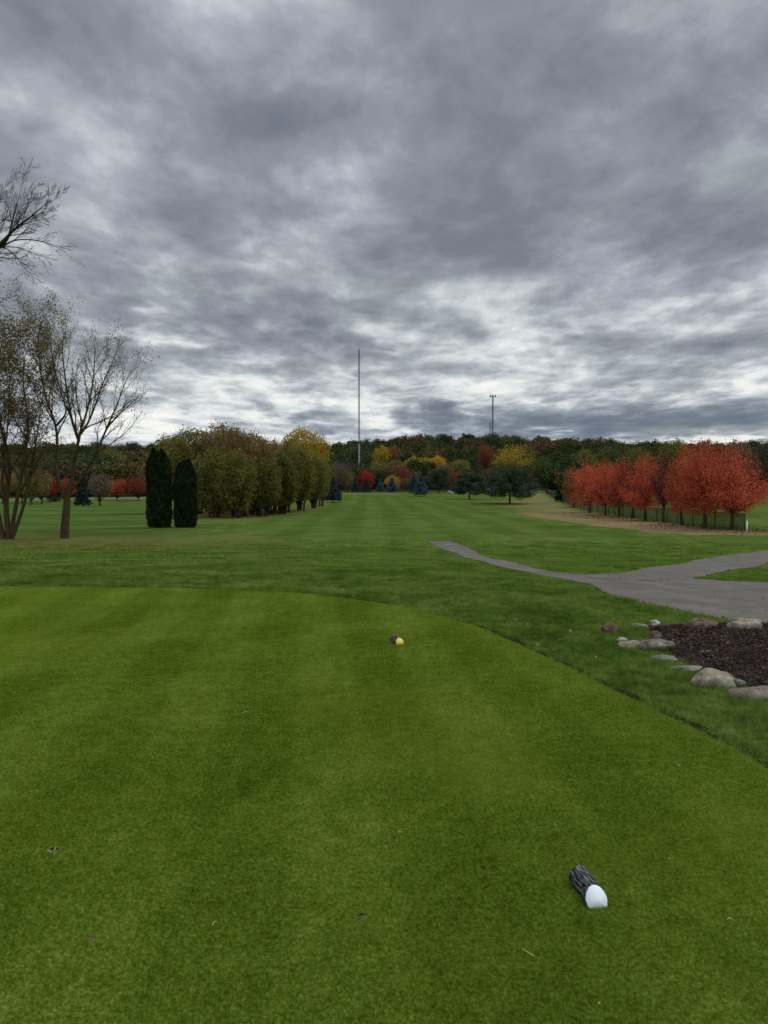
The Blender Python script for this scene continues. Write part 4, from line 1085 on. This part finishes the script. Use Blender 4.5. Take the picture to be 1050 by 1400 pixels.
def edge_bare():
    D = 19.0; x = -12.2; y = D; z = gz(x, y); base = (x, y, z)
    root = tree_root('bare_tree', x, y, 'tall leafless tree outside the left border whose fine twigs reach into the sky', 'tree')
    G = Grow(12)
    top = np.array([(0, 0, -.1), (.05, .1, 2.0), (-.1, .1, 4.0), (.1, 0, 5.5)]); G.T.tube(top, [.30, .24, .2, .17], 10)
    A = dict(maxlevel=4, spawn=[11, 9, 7, 4], angle=.46, upb=.03, lenf=.41, sides=6)
    G.limb(polyline3([(-128, 415), (-80, 385), (-30, 355), (2, 338), (14, 320), (16, 305), (20, 290), (26, 270)], [D, D, D, D, D, D + .1, D + .2, D + .2], base), .085, .006, 0, **A, first=.28)
    G.limb(polyline3([(-20, 352), (8, 326), (20, 313), (34, 302), (44, 295), (56, 284), (68, 276)], [D, D - .1, D - .2, D - .3, D - .4, D - .5, D - .5], base), .045, .005, 0, **A, first=.3)
    G.limb(polyline3([(-12, 346), (6, 336), (18, 328), (40, 327), (58, 330), (74, 336), (90, 345)], [D, D, D + .1, D + .3, D + .4, D + .5, D + .5], base), .026, .004, 1, **A, first=.2)
    G.limb(polyline3([(2, 338), (14, 342), (25, 356), (38, 371), (48, 381)], [D, D, D - .2, D - .3, D - .4], base), .017, .003, 1, **A, first=.2)
    G.limb(polyline3([(-128, 415), (-110, 370), (-95, 320), (-80, 270), (-60, 230)], [D, D + .5, D + 1, D + 1.4, D + 1.5], base), .14, .01, 0, **A, first=.2)
    G.limb(polyline3([(-128, 415), (-150, 360), (-165, 300), (-175, 250)], [D, D - .5, D - 1, D - 1.4], base), .13, .01, 0, **A, first=.2)
    G.limb(polyline3([(-125, 440), (-80, 430), (-40, 415), (-8, 410), (6, 414)], [D, D, D - .2, D - .3, D - .4], base), .05, .006, 1, **A, first=.3)
    G.limb(polyline3([(-80, 388), (-50, 350), (-28, 320), (-10, 290), (0, 262)], [D, D + .3, D + .6, D + .8, D + .9], base), .08, .006, 0, **A, first=.2)
    G.T.build('trunk', M['bark'], root)
edge_bare()

# the arborvitae pair
x, y = ground(218, 721); s_ = y / F
arbor(x, y, 106 * s_, 16.3 * s_, [(-.42, 0, 1.0, .5), (-.1, .15, .955, .5), (.22, .1, .985, .5), (.5, -.1, .94, .45), (0, -.2, .93, .6)], 'taller left arborvitae, a dark dense column on the lawn', 41)
x, y = ground(254, 721); s_ = y / F
arbor(x, y, 91 * s_, 14.8 * s_, [(-.45, 0, .95, .48), (-.12, .15, .98, .5), (.25, .1, 1.0, .5), (.48, -.1, .94, .48), (0, -.2, .92, .6)], 'shorter right arborvitae beside the taller dark column', 42)

def dims(px, py_base, py_top, hw, py_bot, dist=None):
    """world place and size of a tree from its outline in the photo"""
    if dist is None: x, y = ground(px, py_base)
    else: y = dist; x = (px - 525) / F * y
    z = gz(x, y); s = y / F
    r = ray(px, py_top); top = CAM_Z + r.z * y / r.y - z
    r = ray(px, py_bot); bot = CAM_Z + r.z * y / r.y - z
    return x, y, top, hw * s, max(bot, .4)

# red maples along the fence
REDS = [(1000, 724, 606, 56, 703, 'red', 'red maple with open orange-tipped crown, last one before the fence end', 12500, {}),
        (963, 722, 599, 44, 703, 'red', 'tallest dense red maple behind the right part of the fence', 15000, {}),
        (933, 718, 613, 28, 702, 'orange', 'orange-red maple squeezed between the tallest maple and the purple one', 8500, {}),
        (907, 714, 616, 19, 692, 'redpurple', 'thin dark purple-red maple with its limbs showing through', 2400, {}),
        (882, 712, 618, 36, 696, 'red', 'round red maple left of the thin purple one', 10500, {}),
        (864, 708, 627, 20, 694, 'redpurple', 'dull red maple behind the round red one', 5000, {}),
        (846, 706, 628, 23, 692, 'red', 'small red maple third from the left in the fence row', 6000, {}),
        (828, 704, 631, 25, 691, 'red', 'small bright red maple second from the left in the fence row', 7000, {}),
        (806, 701, 628, 30, 690, 'red', 'broad red maple nearest the left end of the fence row', 8500, {}),
        (784, 694, 636, 16, 688, 'orangegreen', 'maple turning from green to orange at the left end of the row', 4500, {})]
for i, (px, pb, pt, hw, bo, mt, lab, nl, kw) in enumerate(REDS):
    x, y, H, R, zb = dims(px, pb, pt, hw, bo)
    decid('maple_tree', x, y, H, R, zb, mt, lab, 100 + i, int(nl * 1.25), .10 + .0006 * (y - 45), group='red maples in a row along the fence', nb=120, lump=.26, fan=True, fill=.04, tr=H * .021, align=.5)

# fence
def fence():
    px = [(1018, 725), (998, 723.5), (965, 720.5), (933, 717), (907, 713.5), (883, 710.5), (846, 705.5), (806, 699.5), (786, 694), (770, 687), (757, 680.5), (749, 675), (746, 672.5)]
    G = np.array(gpoly(px)); L = np.r_[0, np.cumsum(np.linalg.norm(np.diff(G, axis=0), axis=1))]
    root = tree_root('chain_link_fence', G[0][0], G[0][1], 'low black chain-link fence running behind the red maples', 'fence')
    o = np.array([G[0][0], G[0][1], gz(*G[0])]); Hf = 1.12
    t = np.arange(0, L[-1], 1.0); X = np.interp(t, L, G[:, 0]); Y = np.interp(t, L, G[:, 1]); Z = terrain(X, Y)
    n = len(t); V = np.concatenate([np.stack([X, Y, Z + .03], 1), np.stack([X, Y, Z + Hf], 1)]) - o
    Q = [[i, i + 1, n + i + 1, n + i] for i in range(n - 1)]
    m, nt, out = new_mat('chain_link'); b = NB(nt)
    u = b.attr('along'); v = b.attr('high')
    a = b.m('FRACT', b.m('MULTIPLY', b.m('ADD', u, v), 14.0)); c = b.m('FRACT', b.m('MULTIPLY', b.m('SUBTRACT', u, v), 14.0))
    hit = b.m('MAXIMUM', b.m('LESS_THAN', a, .42), b.m('LESS_THAN', c, .42))
    tr = b.n('ShaderNodeBsdfTransparent'); mx = b.n('ShaderNodeMixShader')
    b.lk(hit, mx.inputs[0]); b.lk(tr.outputs[0], mx.inputs[1]); b.lk(b.bsdf((.018, .028, .02), .5, .4), mx.inputs[2]); b.lk(mx.outputs[0], out.inputs[0])
    np_mesh('wire_mesh', V, [Q], m, root, attrs={'along': np.concatenate([t, t]), 'high': np.r_[np.zeros(n), np.full(n, Hf)]})
    bl = simple_noise_mat('black_coated_steel', [(.3, (.012, .014, .013)), (.7, (.03, .033, .03))], 10, .5)
    T = Tubes(); T.tube(V[n:], np.full(n, .021), 5); T.build('top_rail', bl, root)
    T0 = None; tp = np.arange(0, L[-1], 2.6)
    for k, q in enumerate(tp):
        p = np.array([np.interp(q, L, G[:, 0]), np.interp(q, L, G[:, 1])]); p3 = np.array([*p, gz(*p)]) - o
        if T0 is None:
            T_ = Tubes(); T_.tube([(0, 0, -.1), (0, 0, Hf + .05)], [.035, .035], 8, cap=True); T0 = T_.build('post', bl, root); T0.location = p3
        else:
            c = T0.copy(); C.objects.link(c); c.parent = root; c.location = p3
fence()
x, y = ground(1017, 726)
stake = boxes_mesh('marker_stake', [(0, 0, .30, .09, .09, .72), (0, 0, .68, .06, .06, .06)], simple_noise_mat('stake_white', [(.3, (.6, .6, .56)), (.7, (.75, .75, .7))], 20))
stake.location = (x + .05, y - .3, gz(x, y)); tag(stake, 'short white marker stake at the right end of the black fence', 'stake')

# grove behind the arborvitae
GROVE_T = [(238, 703, 592, 28, 660, 'olivelight'), (266, 702, 582, 32, 655, 'olive'), (300, 703, 577, 34, 670, 'brownolive'), (290, 707, 612, 30, 698, 'olive'),
           (330, 706, 586, 31, 680, 'brownolive'), (322, 708, 614, 30, 695, 'olive'), (352, 704, 594, 28, 684, 'brownolive'), (374, 702, 602, 25, 682, 'brownolive'),
           (358, 706, 622, 27, 694, 'olive'), (394, 700, 606, 23, 682, 'olive'), (384, 703, 618, 23, 690, 'olive'), (410, 698, 609, 21, 682, 'olivelight'), (426, 695, 616, 20, 680, 'olive'), (439, 692, 626, 13, 676, 'olive'),
           (345, 699, 590, 26, 680, 'brownolive'), (312, 699, 580, 28, 680, 'olive')]
GL = ['brown-olive crown at the far left of the grove, behind the arborvitae pair', 'olive crown rising just right above the shorter arborvitae', 'tallest brown-olive crown of the grove with a wispy top',
      'green front tree of the grove right beside the shorter arborvitae', 'large brown crown right of the grove\'s tallest top', 'olive front tree with bare stems under it, left part of the grove',
      'rounded brown crown in the middle of the grove', 'brown crown right of the grove\'s middle', 'olive front tree in the middle of the grove', 'olive crown just right of the brown ones in the grove',
      'olive tree at the front edge right of the grove\'s middle', 'light olive crown third from the right end of the grove', 'dull green crown second from the right end of the grove', 'smallest olive crown at the right end of the grove, nearest the lone spruce',
      'brown crown in the back row behind the grove\'s rounded middle tree', 'olive crown in the back row beside the grove\'s tallest top']
for i, (px, pb, pt, hw, bo, mt) in enumerate(GROVE_T):
    x, y, H, R, zb = dims(px, pb, pt, hw, bo)
    decid('grove_tree', x, y, H, R, zb, mt, GL[i], 200 + i, 15000, .18, group='trees of the dense grove left of the fairway', nb=110, lump=.14, stems=5, stem_spread=.75, tr=H * .024, fill=.3, sides=5)

# single trees round the end of the fairway and along the wood's edge: kind, px, base, top, halfwidth, crown bottom, distance or None
SP = [('spruce_tree', 455, 687, 652, 13, 682, None, 'spruce', 'dark spruce on a clear trunk just right of the grove'),
      ('spruce_tree', 486, 673, 651, 8, 671, None, 'spruce', 'dark spruce left of the bright red tree at the fairway end'),
      ('spruce_tree', 501, 674, 655, 8.5, 671, None, 'spruce', 'dark spruce standing in front of the bright red tree'),
      ('spruce_tree', 520, 674, 654, 5.5, 671, None, 'bluespruce', 'narrow blue spruce between the red and the yellow tree'),
      ('spruce_tree', 536, 674, 652, 9, 671, None, 'bluespruce', 'blue spruce standing in front of the yellow tree'),
      ('spruce_tree', 566, 676, 648, 9, 673, None, 'spruce', 'left and slightly smaller of two touching blue-green spruces'),
      ('spruce_tree', 575, 679, 647, 12, 675, None, 'bluespruce', 'right and larger of two touching blue-green spruces'),
      ('spruce_tree', 651, 0, 603, 13, 668, 262, 'darkgreen', 'tall dark spruce rising at the wood edge behind the left pine'),
      ('spruce_tree', 113, 692, 661, 11, 689, None, 'spruce', 'dark spruce on the far lawn right of the forked tree'),
      ('spruce_tree', 767, 686, 647, 9, 684, None, 'darkgreen', 'dark evergreen at the left end of the maple row'),
      ('spruce_tree', 756, 0, 628, 12, 668, 215, 'darkgreen', 'dark conifer at the wood edge beyond the fence corner')]
for i, (k, px, pb, pt, hw, bo, d, mt, lab) in enumerate(SP):
    x, y, H, R, zb = dims(px, pb, pt, hw, bo, d)
    spruce(k, x, y, H, R, zb, mt, lab, 300 + i, 1.0, 'conifers round the fairway', ls=.34 if y > 90 else .26)
for i, (px, pb, pt, hw, lab, zb_) in enumerate(((697, 689, 641, 38, 'broad spreading pine, the nearer and larger of the two right of the fairway', .24),
                                        (642, 683, 645, 24, 'smaller spreading pine left of the broad one at the fairway end', .22),
                                        (600, 674, 640, 17, 'dark round pine right of the pair of touching spruces', .2))):
    x, y, H, R, zb = dims(px, pb, pt, hw, pb - 8)
    pine(x, y, H, R, lab, 330 + i, zb_, 'pines at the fairway end')

DL = [('maple_tree', 501, 0, 642, 12, 667, 232, 'crimson', 'small bright red tree behind the spruces at the end of the fairway'),
      ('autumn_tree', 537, 0, 648, 12, 670, 232, 'yellow', 'yellow tree peeping out behind the blue spruce'),
      ('maple_tree', 552, 0, 638, 9, 664, 234, 'dullred', 'dark red oval tree left of the two touching spruces'),
      ('autumn_tree', 556, 0, 652, 9, 671, 225, 'browngrey', 'small greyish tan tree below the dark red oval one'),
      ('autumn_tree', 569, 0, 644, 9, 664, 240, 'olivelight', 'yellow-olive tree showing above the two touching spruces'),
      ('autumn_tree', 598, 0, 623, 13, 645, 300, 'gold', 'small golden tree on the slope above the round dark pine'),
      ('autumn_tree', 582, 0, 624, 10, 642, 305, 'yellow', 'small yellow tree left of the golden one on the slope'),
      ('autumn_tree', 565, 0, 624, 12, 645, 300, 'yellow', 'yellow-green tree second left of the golden one on the slope'),
      ('autumn_tree', 543, 0, 628, 17, 650, 290, 'olivelight', 'broad olive tree in the middle of the slope above the yellow tree'),
      ('autumn_tree', 518, 0, 630, 15, 655, 285, 'olivelight', 'olive tree right of the tall mast\'s foot'),
      ('autumn_tree', 522, 0, 610, 13, 630, 330, 'yellow', 'yellow-green tree higher on the slope right of the tall mast'),
      ('autumn_tree', 537, 0, 607, 7, 622, 335, 'orange', 'small orange tree beside the higher yellow-green one'),
      ('autumn_tree', 628, 0, 628, 14, 650, 285, 'olivelight', 'olive tree left of the tall dark spruce'),
      ('autumn_tree', 608, 0, 636, 13, 655, 270, 'browngrey', 'pale tan-grey tree behind the round dark pine'),
      ('autumn_tree', 622, 0, 645, 14, 668, 240, 'rust', 'rust-red tree behind the smaller spreading pine'),
      ('autumn_tree', 663, 0, 606, 12, 640, 300, 'rust', 'rust-orange tree between the dark spruce and the big yellow tree'),
      ('autumn_tree', 671, 0, 643, 13, 666, 240, 'rust', 'reddish brown tree between the two spreading pines'),
      ('autumn_tree', 701, 0, 605, 30, 645, 290, 'yellow', 'big domed yellow tree behind the broad spreading pine'),
      ('autumn_tree', 690, 0, 630, 24, 660, 260, 'green', 'green tree between the big yellow dome and the broad pine'),
      ('autumn_tree', 735, 0, 633, 9, 662, 245, 'olivelight', 'narrow yellow-olive tree right of the broad pine'),
      ('autumn_tree', 724, 0, 650, 14, 668, 235, 'rust', 'low reddish brown tree right of the broad pine'),
      ('autumn_tree', 742, 0, 622, 16, 662, 235, 'green', 'dark green tree at the wood edge near the fence corner'),
      ('autumn_tree', 776, 0, 622, 19, 660, 215, 'darkgreen', 'dark green round tree behind the fence corner'),
      ('autumn_tree', 800, 0, 615, 20, 655, 225, 'olive', 'olive green tree left above the fence row of maples'),
      ('autumn_tree', 832, 0, 611, 20, 650, 230, 'green', 'green tree showing above the small bright maples'),
      ('autumn_tree', 868, 0, 611, 22, 650, 225, 'olive', 'olive green tree showing above the round red maple'),
      ('autumn_tree', 921, 0, 599, 24, 645, 175, 'olivelight', 'light olive crown rising between the purple and tallest maples'),
      ('autumn_tree', 1008, 0, 600, 24, 655, 150, 'browngrey', 'nearly bare brownish tree behind the last red maple'),
      ('autumn_tree', 1044, 0, 597, 20, 665, 140, 'darkgreen', 'tall dark green tree at the right border behind the maples'),
      ('autumn_tree', 1085, 0, 597, 24, 665, 135, 'green', 'green tree just outside the right border'),
      ('autumn_tree', 415, 0, 584, 35, 650, 150, 'yellow', 'big yellow tree rising behind the right end of the grove'),
      ('autumn_tree', 446, 0, 610, 16, 660, 190, 'olive', 'olive tree right of the big yellow one'),
      ('autumn_tree', 462, 0, 632, 18, 668, 230, 'browngrey', 'greyish brown tree above the lone dark spruce'),
      ('autumn_tree', 475, 0, 644, 10, 670, 228, 'brownolive', 'low tan tree right of the lone dark spruce'),
      ('maple_tree', 160, 685, 653, 14, 676, None, 'orange', 'red and orange maple on the far left lawn, left one of two beside the arborvitae'),
      ('maple_tree', 189, 685, 652, 16, 674, None, 'dullred', 'dark red maple partly hidden behind the taller arborvitae'),
      ('maple_tree', 68, 687, 652, 15, 674, None, 'dullred', 'dull red tree seen between the left trunks'),
      ('maple_tree', 92, 686, 653, 13, 675, None, 'orange', 'orange tree seen through the forked tree\'s fork'),
      ('shade_tree', 137, 692, 646, 18, 677, None, 'browngrey', 'dark brown-green tree right of the far lawn spruce'),
      ('shade_tree', 43, 691, 650, 16, 678, None, 'olive', 'olive shade tree with a dark trunk between the left stems'),
      ('shade_tree', 57, 689, 640, 16, 676, None, 'brownolive', 'brownish shade tree just left of the dull red tree'),
      ('shade_tree', 30, 688, 638, 18, 674, None, 'olive', 'olive shade tree behind the multi-stemmed tree'),
      ('shade_tree', 4, 689, 640, 18, 675, None, 'brownolive', 'brown-olive tree behind the base of the multi-stemmed tree'),
      ('shade_tree', 120, 0, 625, 22, 665, 190, 'green', 'green tree in the left wood above the far spruce'),
      ('shade_tree', 182, 0, 630, 13, 655, 180, 'olivelight', 'yellowish tree above the two red maples at the left'),
      ('shade_tree', 206, 0, 616, 18, 670, 175, 'brownolive', 'brown-olive tree behind the taller arborvitae'),
      ('shade_tree', 160, 0, 615, 24, 668, 200, 'olive', 'broad olive tree behind the red and orange maple')]
for i, (k, px, pb, pt, hw, bo, d, mt, lab) in enumerate(DL):
    if d and 222 < d < 250 and 440 < px < 760: d += 26; bo = min(bo, 668)
    x, y, H, R, zb = dims(px, pb, pt, hw, bo, d)
    zb = min(zb, H * .45)
    sm = R < 3.2
    decid(k, x, y, H, R, zb, mt, lab, 400 + i, 3200 if sm else (14000 if px == 415 else 7500), (.2 if sm else .3) * (1.0 if y < 200 else 1.15), nb=60 if sm else (150 if px == 415 else 90), fill=.45 if px == 415 else .25, lump=.12 if px == 415 else .30 if mt in ('crimson', 'orange', 'rust', 'dullred', 'yellow', 'gold') else .2,
          group='autumn trees along the edge of the wood' if k == 'autumn_tree' else ('maples round the far lawns' if k == 'maple_tree' else 'shade trees on the far left lawn'))

# low dark shrub on the far left lawn
x, y = ground(75, 686); decid('shrub', x, y, 1.3, 1.9, .15, 'darkgreen', 'low dark shrub beside the far road at the left', 480, 1400, .16, nb=40, stems=4, tr=.06)

# blue bin with pale top between the pines
x, y = ground(669, 674)
binr = empty('bin', (x, y, gz(x, y)), .2); tag(binr, 'small blue bin with a pale lid between the two spreading pines', 'bin')
bl = simple_noise_mat('blue_plastic', [(.3, (.03, .07, .20)), (.7, (.04, .10, .27))], 8, .5)
wh = simple_noise_mat('pale_plastic', [(.3, (.55, .56, .58)), (.7, (.68, .69, .7))], 8, .5)
T = Tubes(); T.tube([(0, 0, 0), (0, 0, .1), (0, 0, 1.0)], [.30, .33, .38], 16, cap=True); T.build('body', bl, binr)
T = Tubes(); T.tube([(0, 0, 1.0), (0, 0, 1.06), (0, 0, 1.3), (0, 0, 1.42)], [.42, .42, .34, .12], 16, cap=True); T.build('lid', wh, binr)
# fallen pale log at the fairway end
x, y = ground(617, 675); T = Tubes()
T.tube([(-.95, 0, .75), (-.4, 0, .62), (.2, 0, .42), (.9, .1, .14)], [.11, .12, .13, .14], 8, cap=True)
T.tube([(-.3, 0, .6), (-.1, .4, .1)], [.06, .05], 6, cap=True)
o = T.build('fallen_log', simple_noise_mat('pale_birch_bark', [(.3, (.45, .43, .38)), (.7, (.62, .6, .55))], 6)); o.location = (x, y, gz(x, y)); tag(o, 'pale leaning log on the grass left of the smaller spreading pine', 'log')

# ------------------------------------------------------------------ masts
M['steel'] = simple_noise_mat('galvanised_steel', [(.3, (.34, .35, .36)), (.7, (.46, .47, .48))], 2, .5)
M['steeldark'] = simple_noise_mat('dark_steel', [(.3, (.06, .065, .075)), (.7, (.10, .105, .12))], 2, .5)
def lattice(px, dist, top_py, w, label, legr, mat, lower=0):
    y = dist; x = (px - 525) / F * y; z = gz(x, y); r = ray(px, top_py); H = CAM_Z + r.z * y / r.y - z
    root = empty('radio_mast', (x, y, z), .3); tag(root, label, 'radio mast')
    c = [(math.cos(a) * w * .58, math.sin(a) * w * .58) for a in (0, 2.094, 4.189)]
    def section(z0, z1, name, mt):
        T = Tubes()
        for (a, b) in c: T.tube([(a, b, z0), (a, b, z1)], [legr, legr], 5)
        n = int((z1 - z0) / (w * 1.6)); zz = np.linspace(z0, z1, n + 1)
        for i in range(n):
            for k in range(3):
                a, b = c[k], c[(k + 1) % 3]
                if i % 2: a, b = b, a
                T.tube([(*a, zz[i]), (*b, zz[i + 1])], [legr * .45] * 2, 4)
                T.tube([(*a, zz[i]), (*b, zz[i])], [legr * .4] * 2, 4)
        T.build(name, mt, root)
    if lower: section(0, H * lower, 'lower_lattice', M['steel']); section(H * lower, H, 'upper_lattice', mat)  # upper part coloured dark to paint its silhouette against the bright sky
    else: section(0, H, 'lattice', mat)
    return root, H
r1, H1 = lattice(491, 330, 478, .5, 'tall thin guyed mast rising from the wood left of centre', .085, M['steeldark'], .28)
T = Tubes(); T.tube([(0, 0, H1), (0, 0, H1 + 2.6)], [.10, .05], 6); T.build('tip_antenna', M['steeldark'], r1)
T = Tubes(); T.tube([(0, 0, H1 * .80), (-1.5, 0, H1 * .80)], [.07, .05], 6); T.tube([(-1.5, 0, H1 * .79), (-1.5, 0, H1 * .82)], [.10, .10], 6); T.build('side_antenna', M['steeldark'], r1)
for k in range(3):
    a = .5 + k * 2.094; T = Tubes()
    for q in (.35, .66, .97):
        T.tube([(0, 0, H1 * q), (math.cos(a) * 45, math.sin(a) * 45, -1)], [.012, .012], 3)
    T.build('guy_wire', M['steeldark'], r1)
r2, H2 = lattice(673, 520, 541, .8, 'tower with a crown of antennas rising behind the wood right of centre', .13, M['steeldark'])
T = Tubes()
for a in np.linspace(0, 6.283, 7)[:-1]:
    T.tube([(0, 0, H2 - .6), (math.cos(a) * 1.9, math.sin(a) * 1.9, H2 - .2)], [.09, .09], 5)
    T.tube([(math.cos(a) * 1.9, math.sin(a) * 1.9, H2 - .9), (math.cos(a) * 1.9, math.sin(a) * 1.9, H2 + .5)], [.34, .34], 6, cap=True)
T.build('antenna_crown', M['steeldark'], r2)
r3, H3 = lattice(669.6, 545, 577, .5, 'shorter thin mast close at the left side of the antenna-crowned tower', .09, M['steeldark'])

# ------------------------------------------------------------------ woodland on the ridge (one mass)
def woods():
    protos = []
    for i in range(7):
        rs = np.random.RandomState(700 + i); H = 12.0; R = rs.uniform(4.4, 6.0)
        T, P = decid_geo(rs, H, R, 2.5, 3300, .6, nb=60, lump=.2, fill=.35)
        V, Q, t = leaf_quads(rs, P, .62, .8)
        Vt = np.concatenate(T.V); Qt = np.concatenate(T.Q)
        # keep only the trunk tube (first one) for these distant trees
        nv = len(T.V[0]); nq = len(T.Q[0])
        o = np_mesh('woodland_source', np.concatenate([V, T.V[0]]), [Q, T.Q[0] + len(V)], [M['wood'], M['bark']], tint=np.concatenate([t, np.zeros(nv)]),
                    mi=np.concatenate([np.zeros(len(Q), int), np.ones(nq, int)]), link=False)
        protos.append(o)
    rs = np.random.RandomState(9); pts = []
    cell = {}
    n = 0
    for _ in range(30000):
        a = rs.uniform(-.78, .78); r = math.sqrt(rs.uniform(240 ** 2, 640 ** 2)); x, y = r * math.sin(a), r * math.cos(a)
        if -.14 < a < .22 and r < 276: continue
        key = (int(x // 6.5), int(y // 6.5)); ok = True
        for dx in (-1, 0, 1):
            for dy in (-1, 0, 1):
                q = cell.get((key[0] + dx, key[1] + dy))
                if q and math.hypot(q[0] - x, q[1] - y) < 6.3: ok = False
        if not ok: continue
        if math.hypot(x - (491 - 525) / F * 330, y - 330) < 7: continue
        cell[key] = (x, y); pts.append((x, y))
    # sides nearer to the course: left wood and right wood
    for _ in range(5000):
        a = rs.uniform(-.78, -.26) if rs.rand() < .55 else rs.uniform(.22, .78)
        r = math.sqrt(rs.uniform(185 ** 2, 240 ** 2)); x, y = r * math.sin(a), r * math.cos(a)
        key = (int(x // 6.5), int(y // 6.5)); ok = True
        for dx in (-1, 0, 1):
            for dy in (-1, 0, 1):
                q = cell.get((key[0] + dx, key[1] + dy))
                if q and math.hypot(q[0] - x, q[1] - y) < 6.3: ok = False
        if ok: cell[key] = (x, y); pts.append((x, y))
    P = np.array(pts); n = len(P); Z = terrain(P[:, 0], P[:, 1]) - .3
    s = rs.uniform(.75, 1.25, n); hs = s * rs.uniform(.75, 1.15, n) * .95
    far = sstep(260, 420, P[:, 1]) * .22; hs = hs * (.74 + far) * np.where((P[:, 0] / P[:, 1] > .18) & (P[:, 1] < 330), .86, 1)
    scl = np.stack([s, s, hs], 1)
    rot = np.stack([rs.normal(0, .05, n), rs.normal(0, .05, n), rs.uniform(0, 6.28, n)], 1)
    gn_scatter('woodland', np.concatenate([P, Z[:, None]], 1), protos, rot, scl, 'far wooded ridge of dark green, brown and rust autumn trees across the horizon', 'woodland')
    print('WOODS', n)
woods()
print('DONE objects', len(bpy.data.objects))
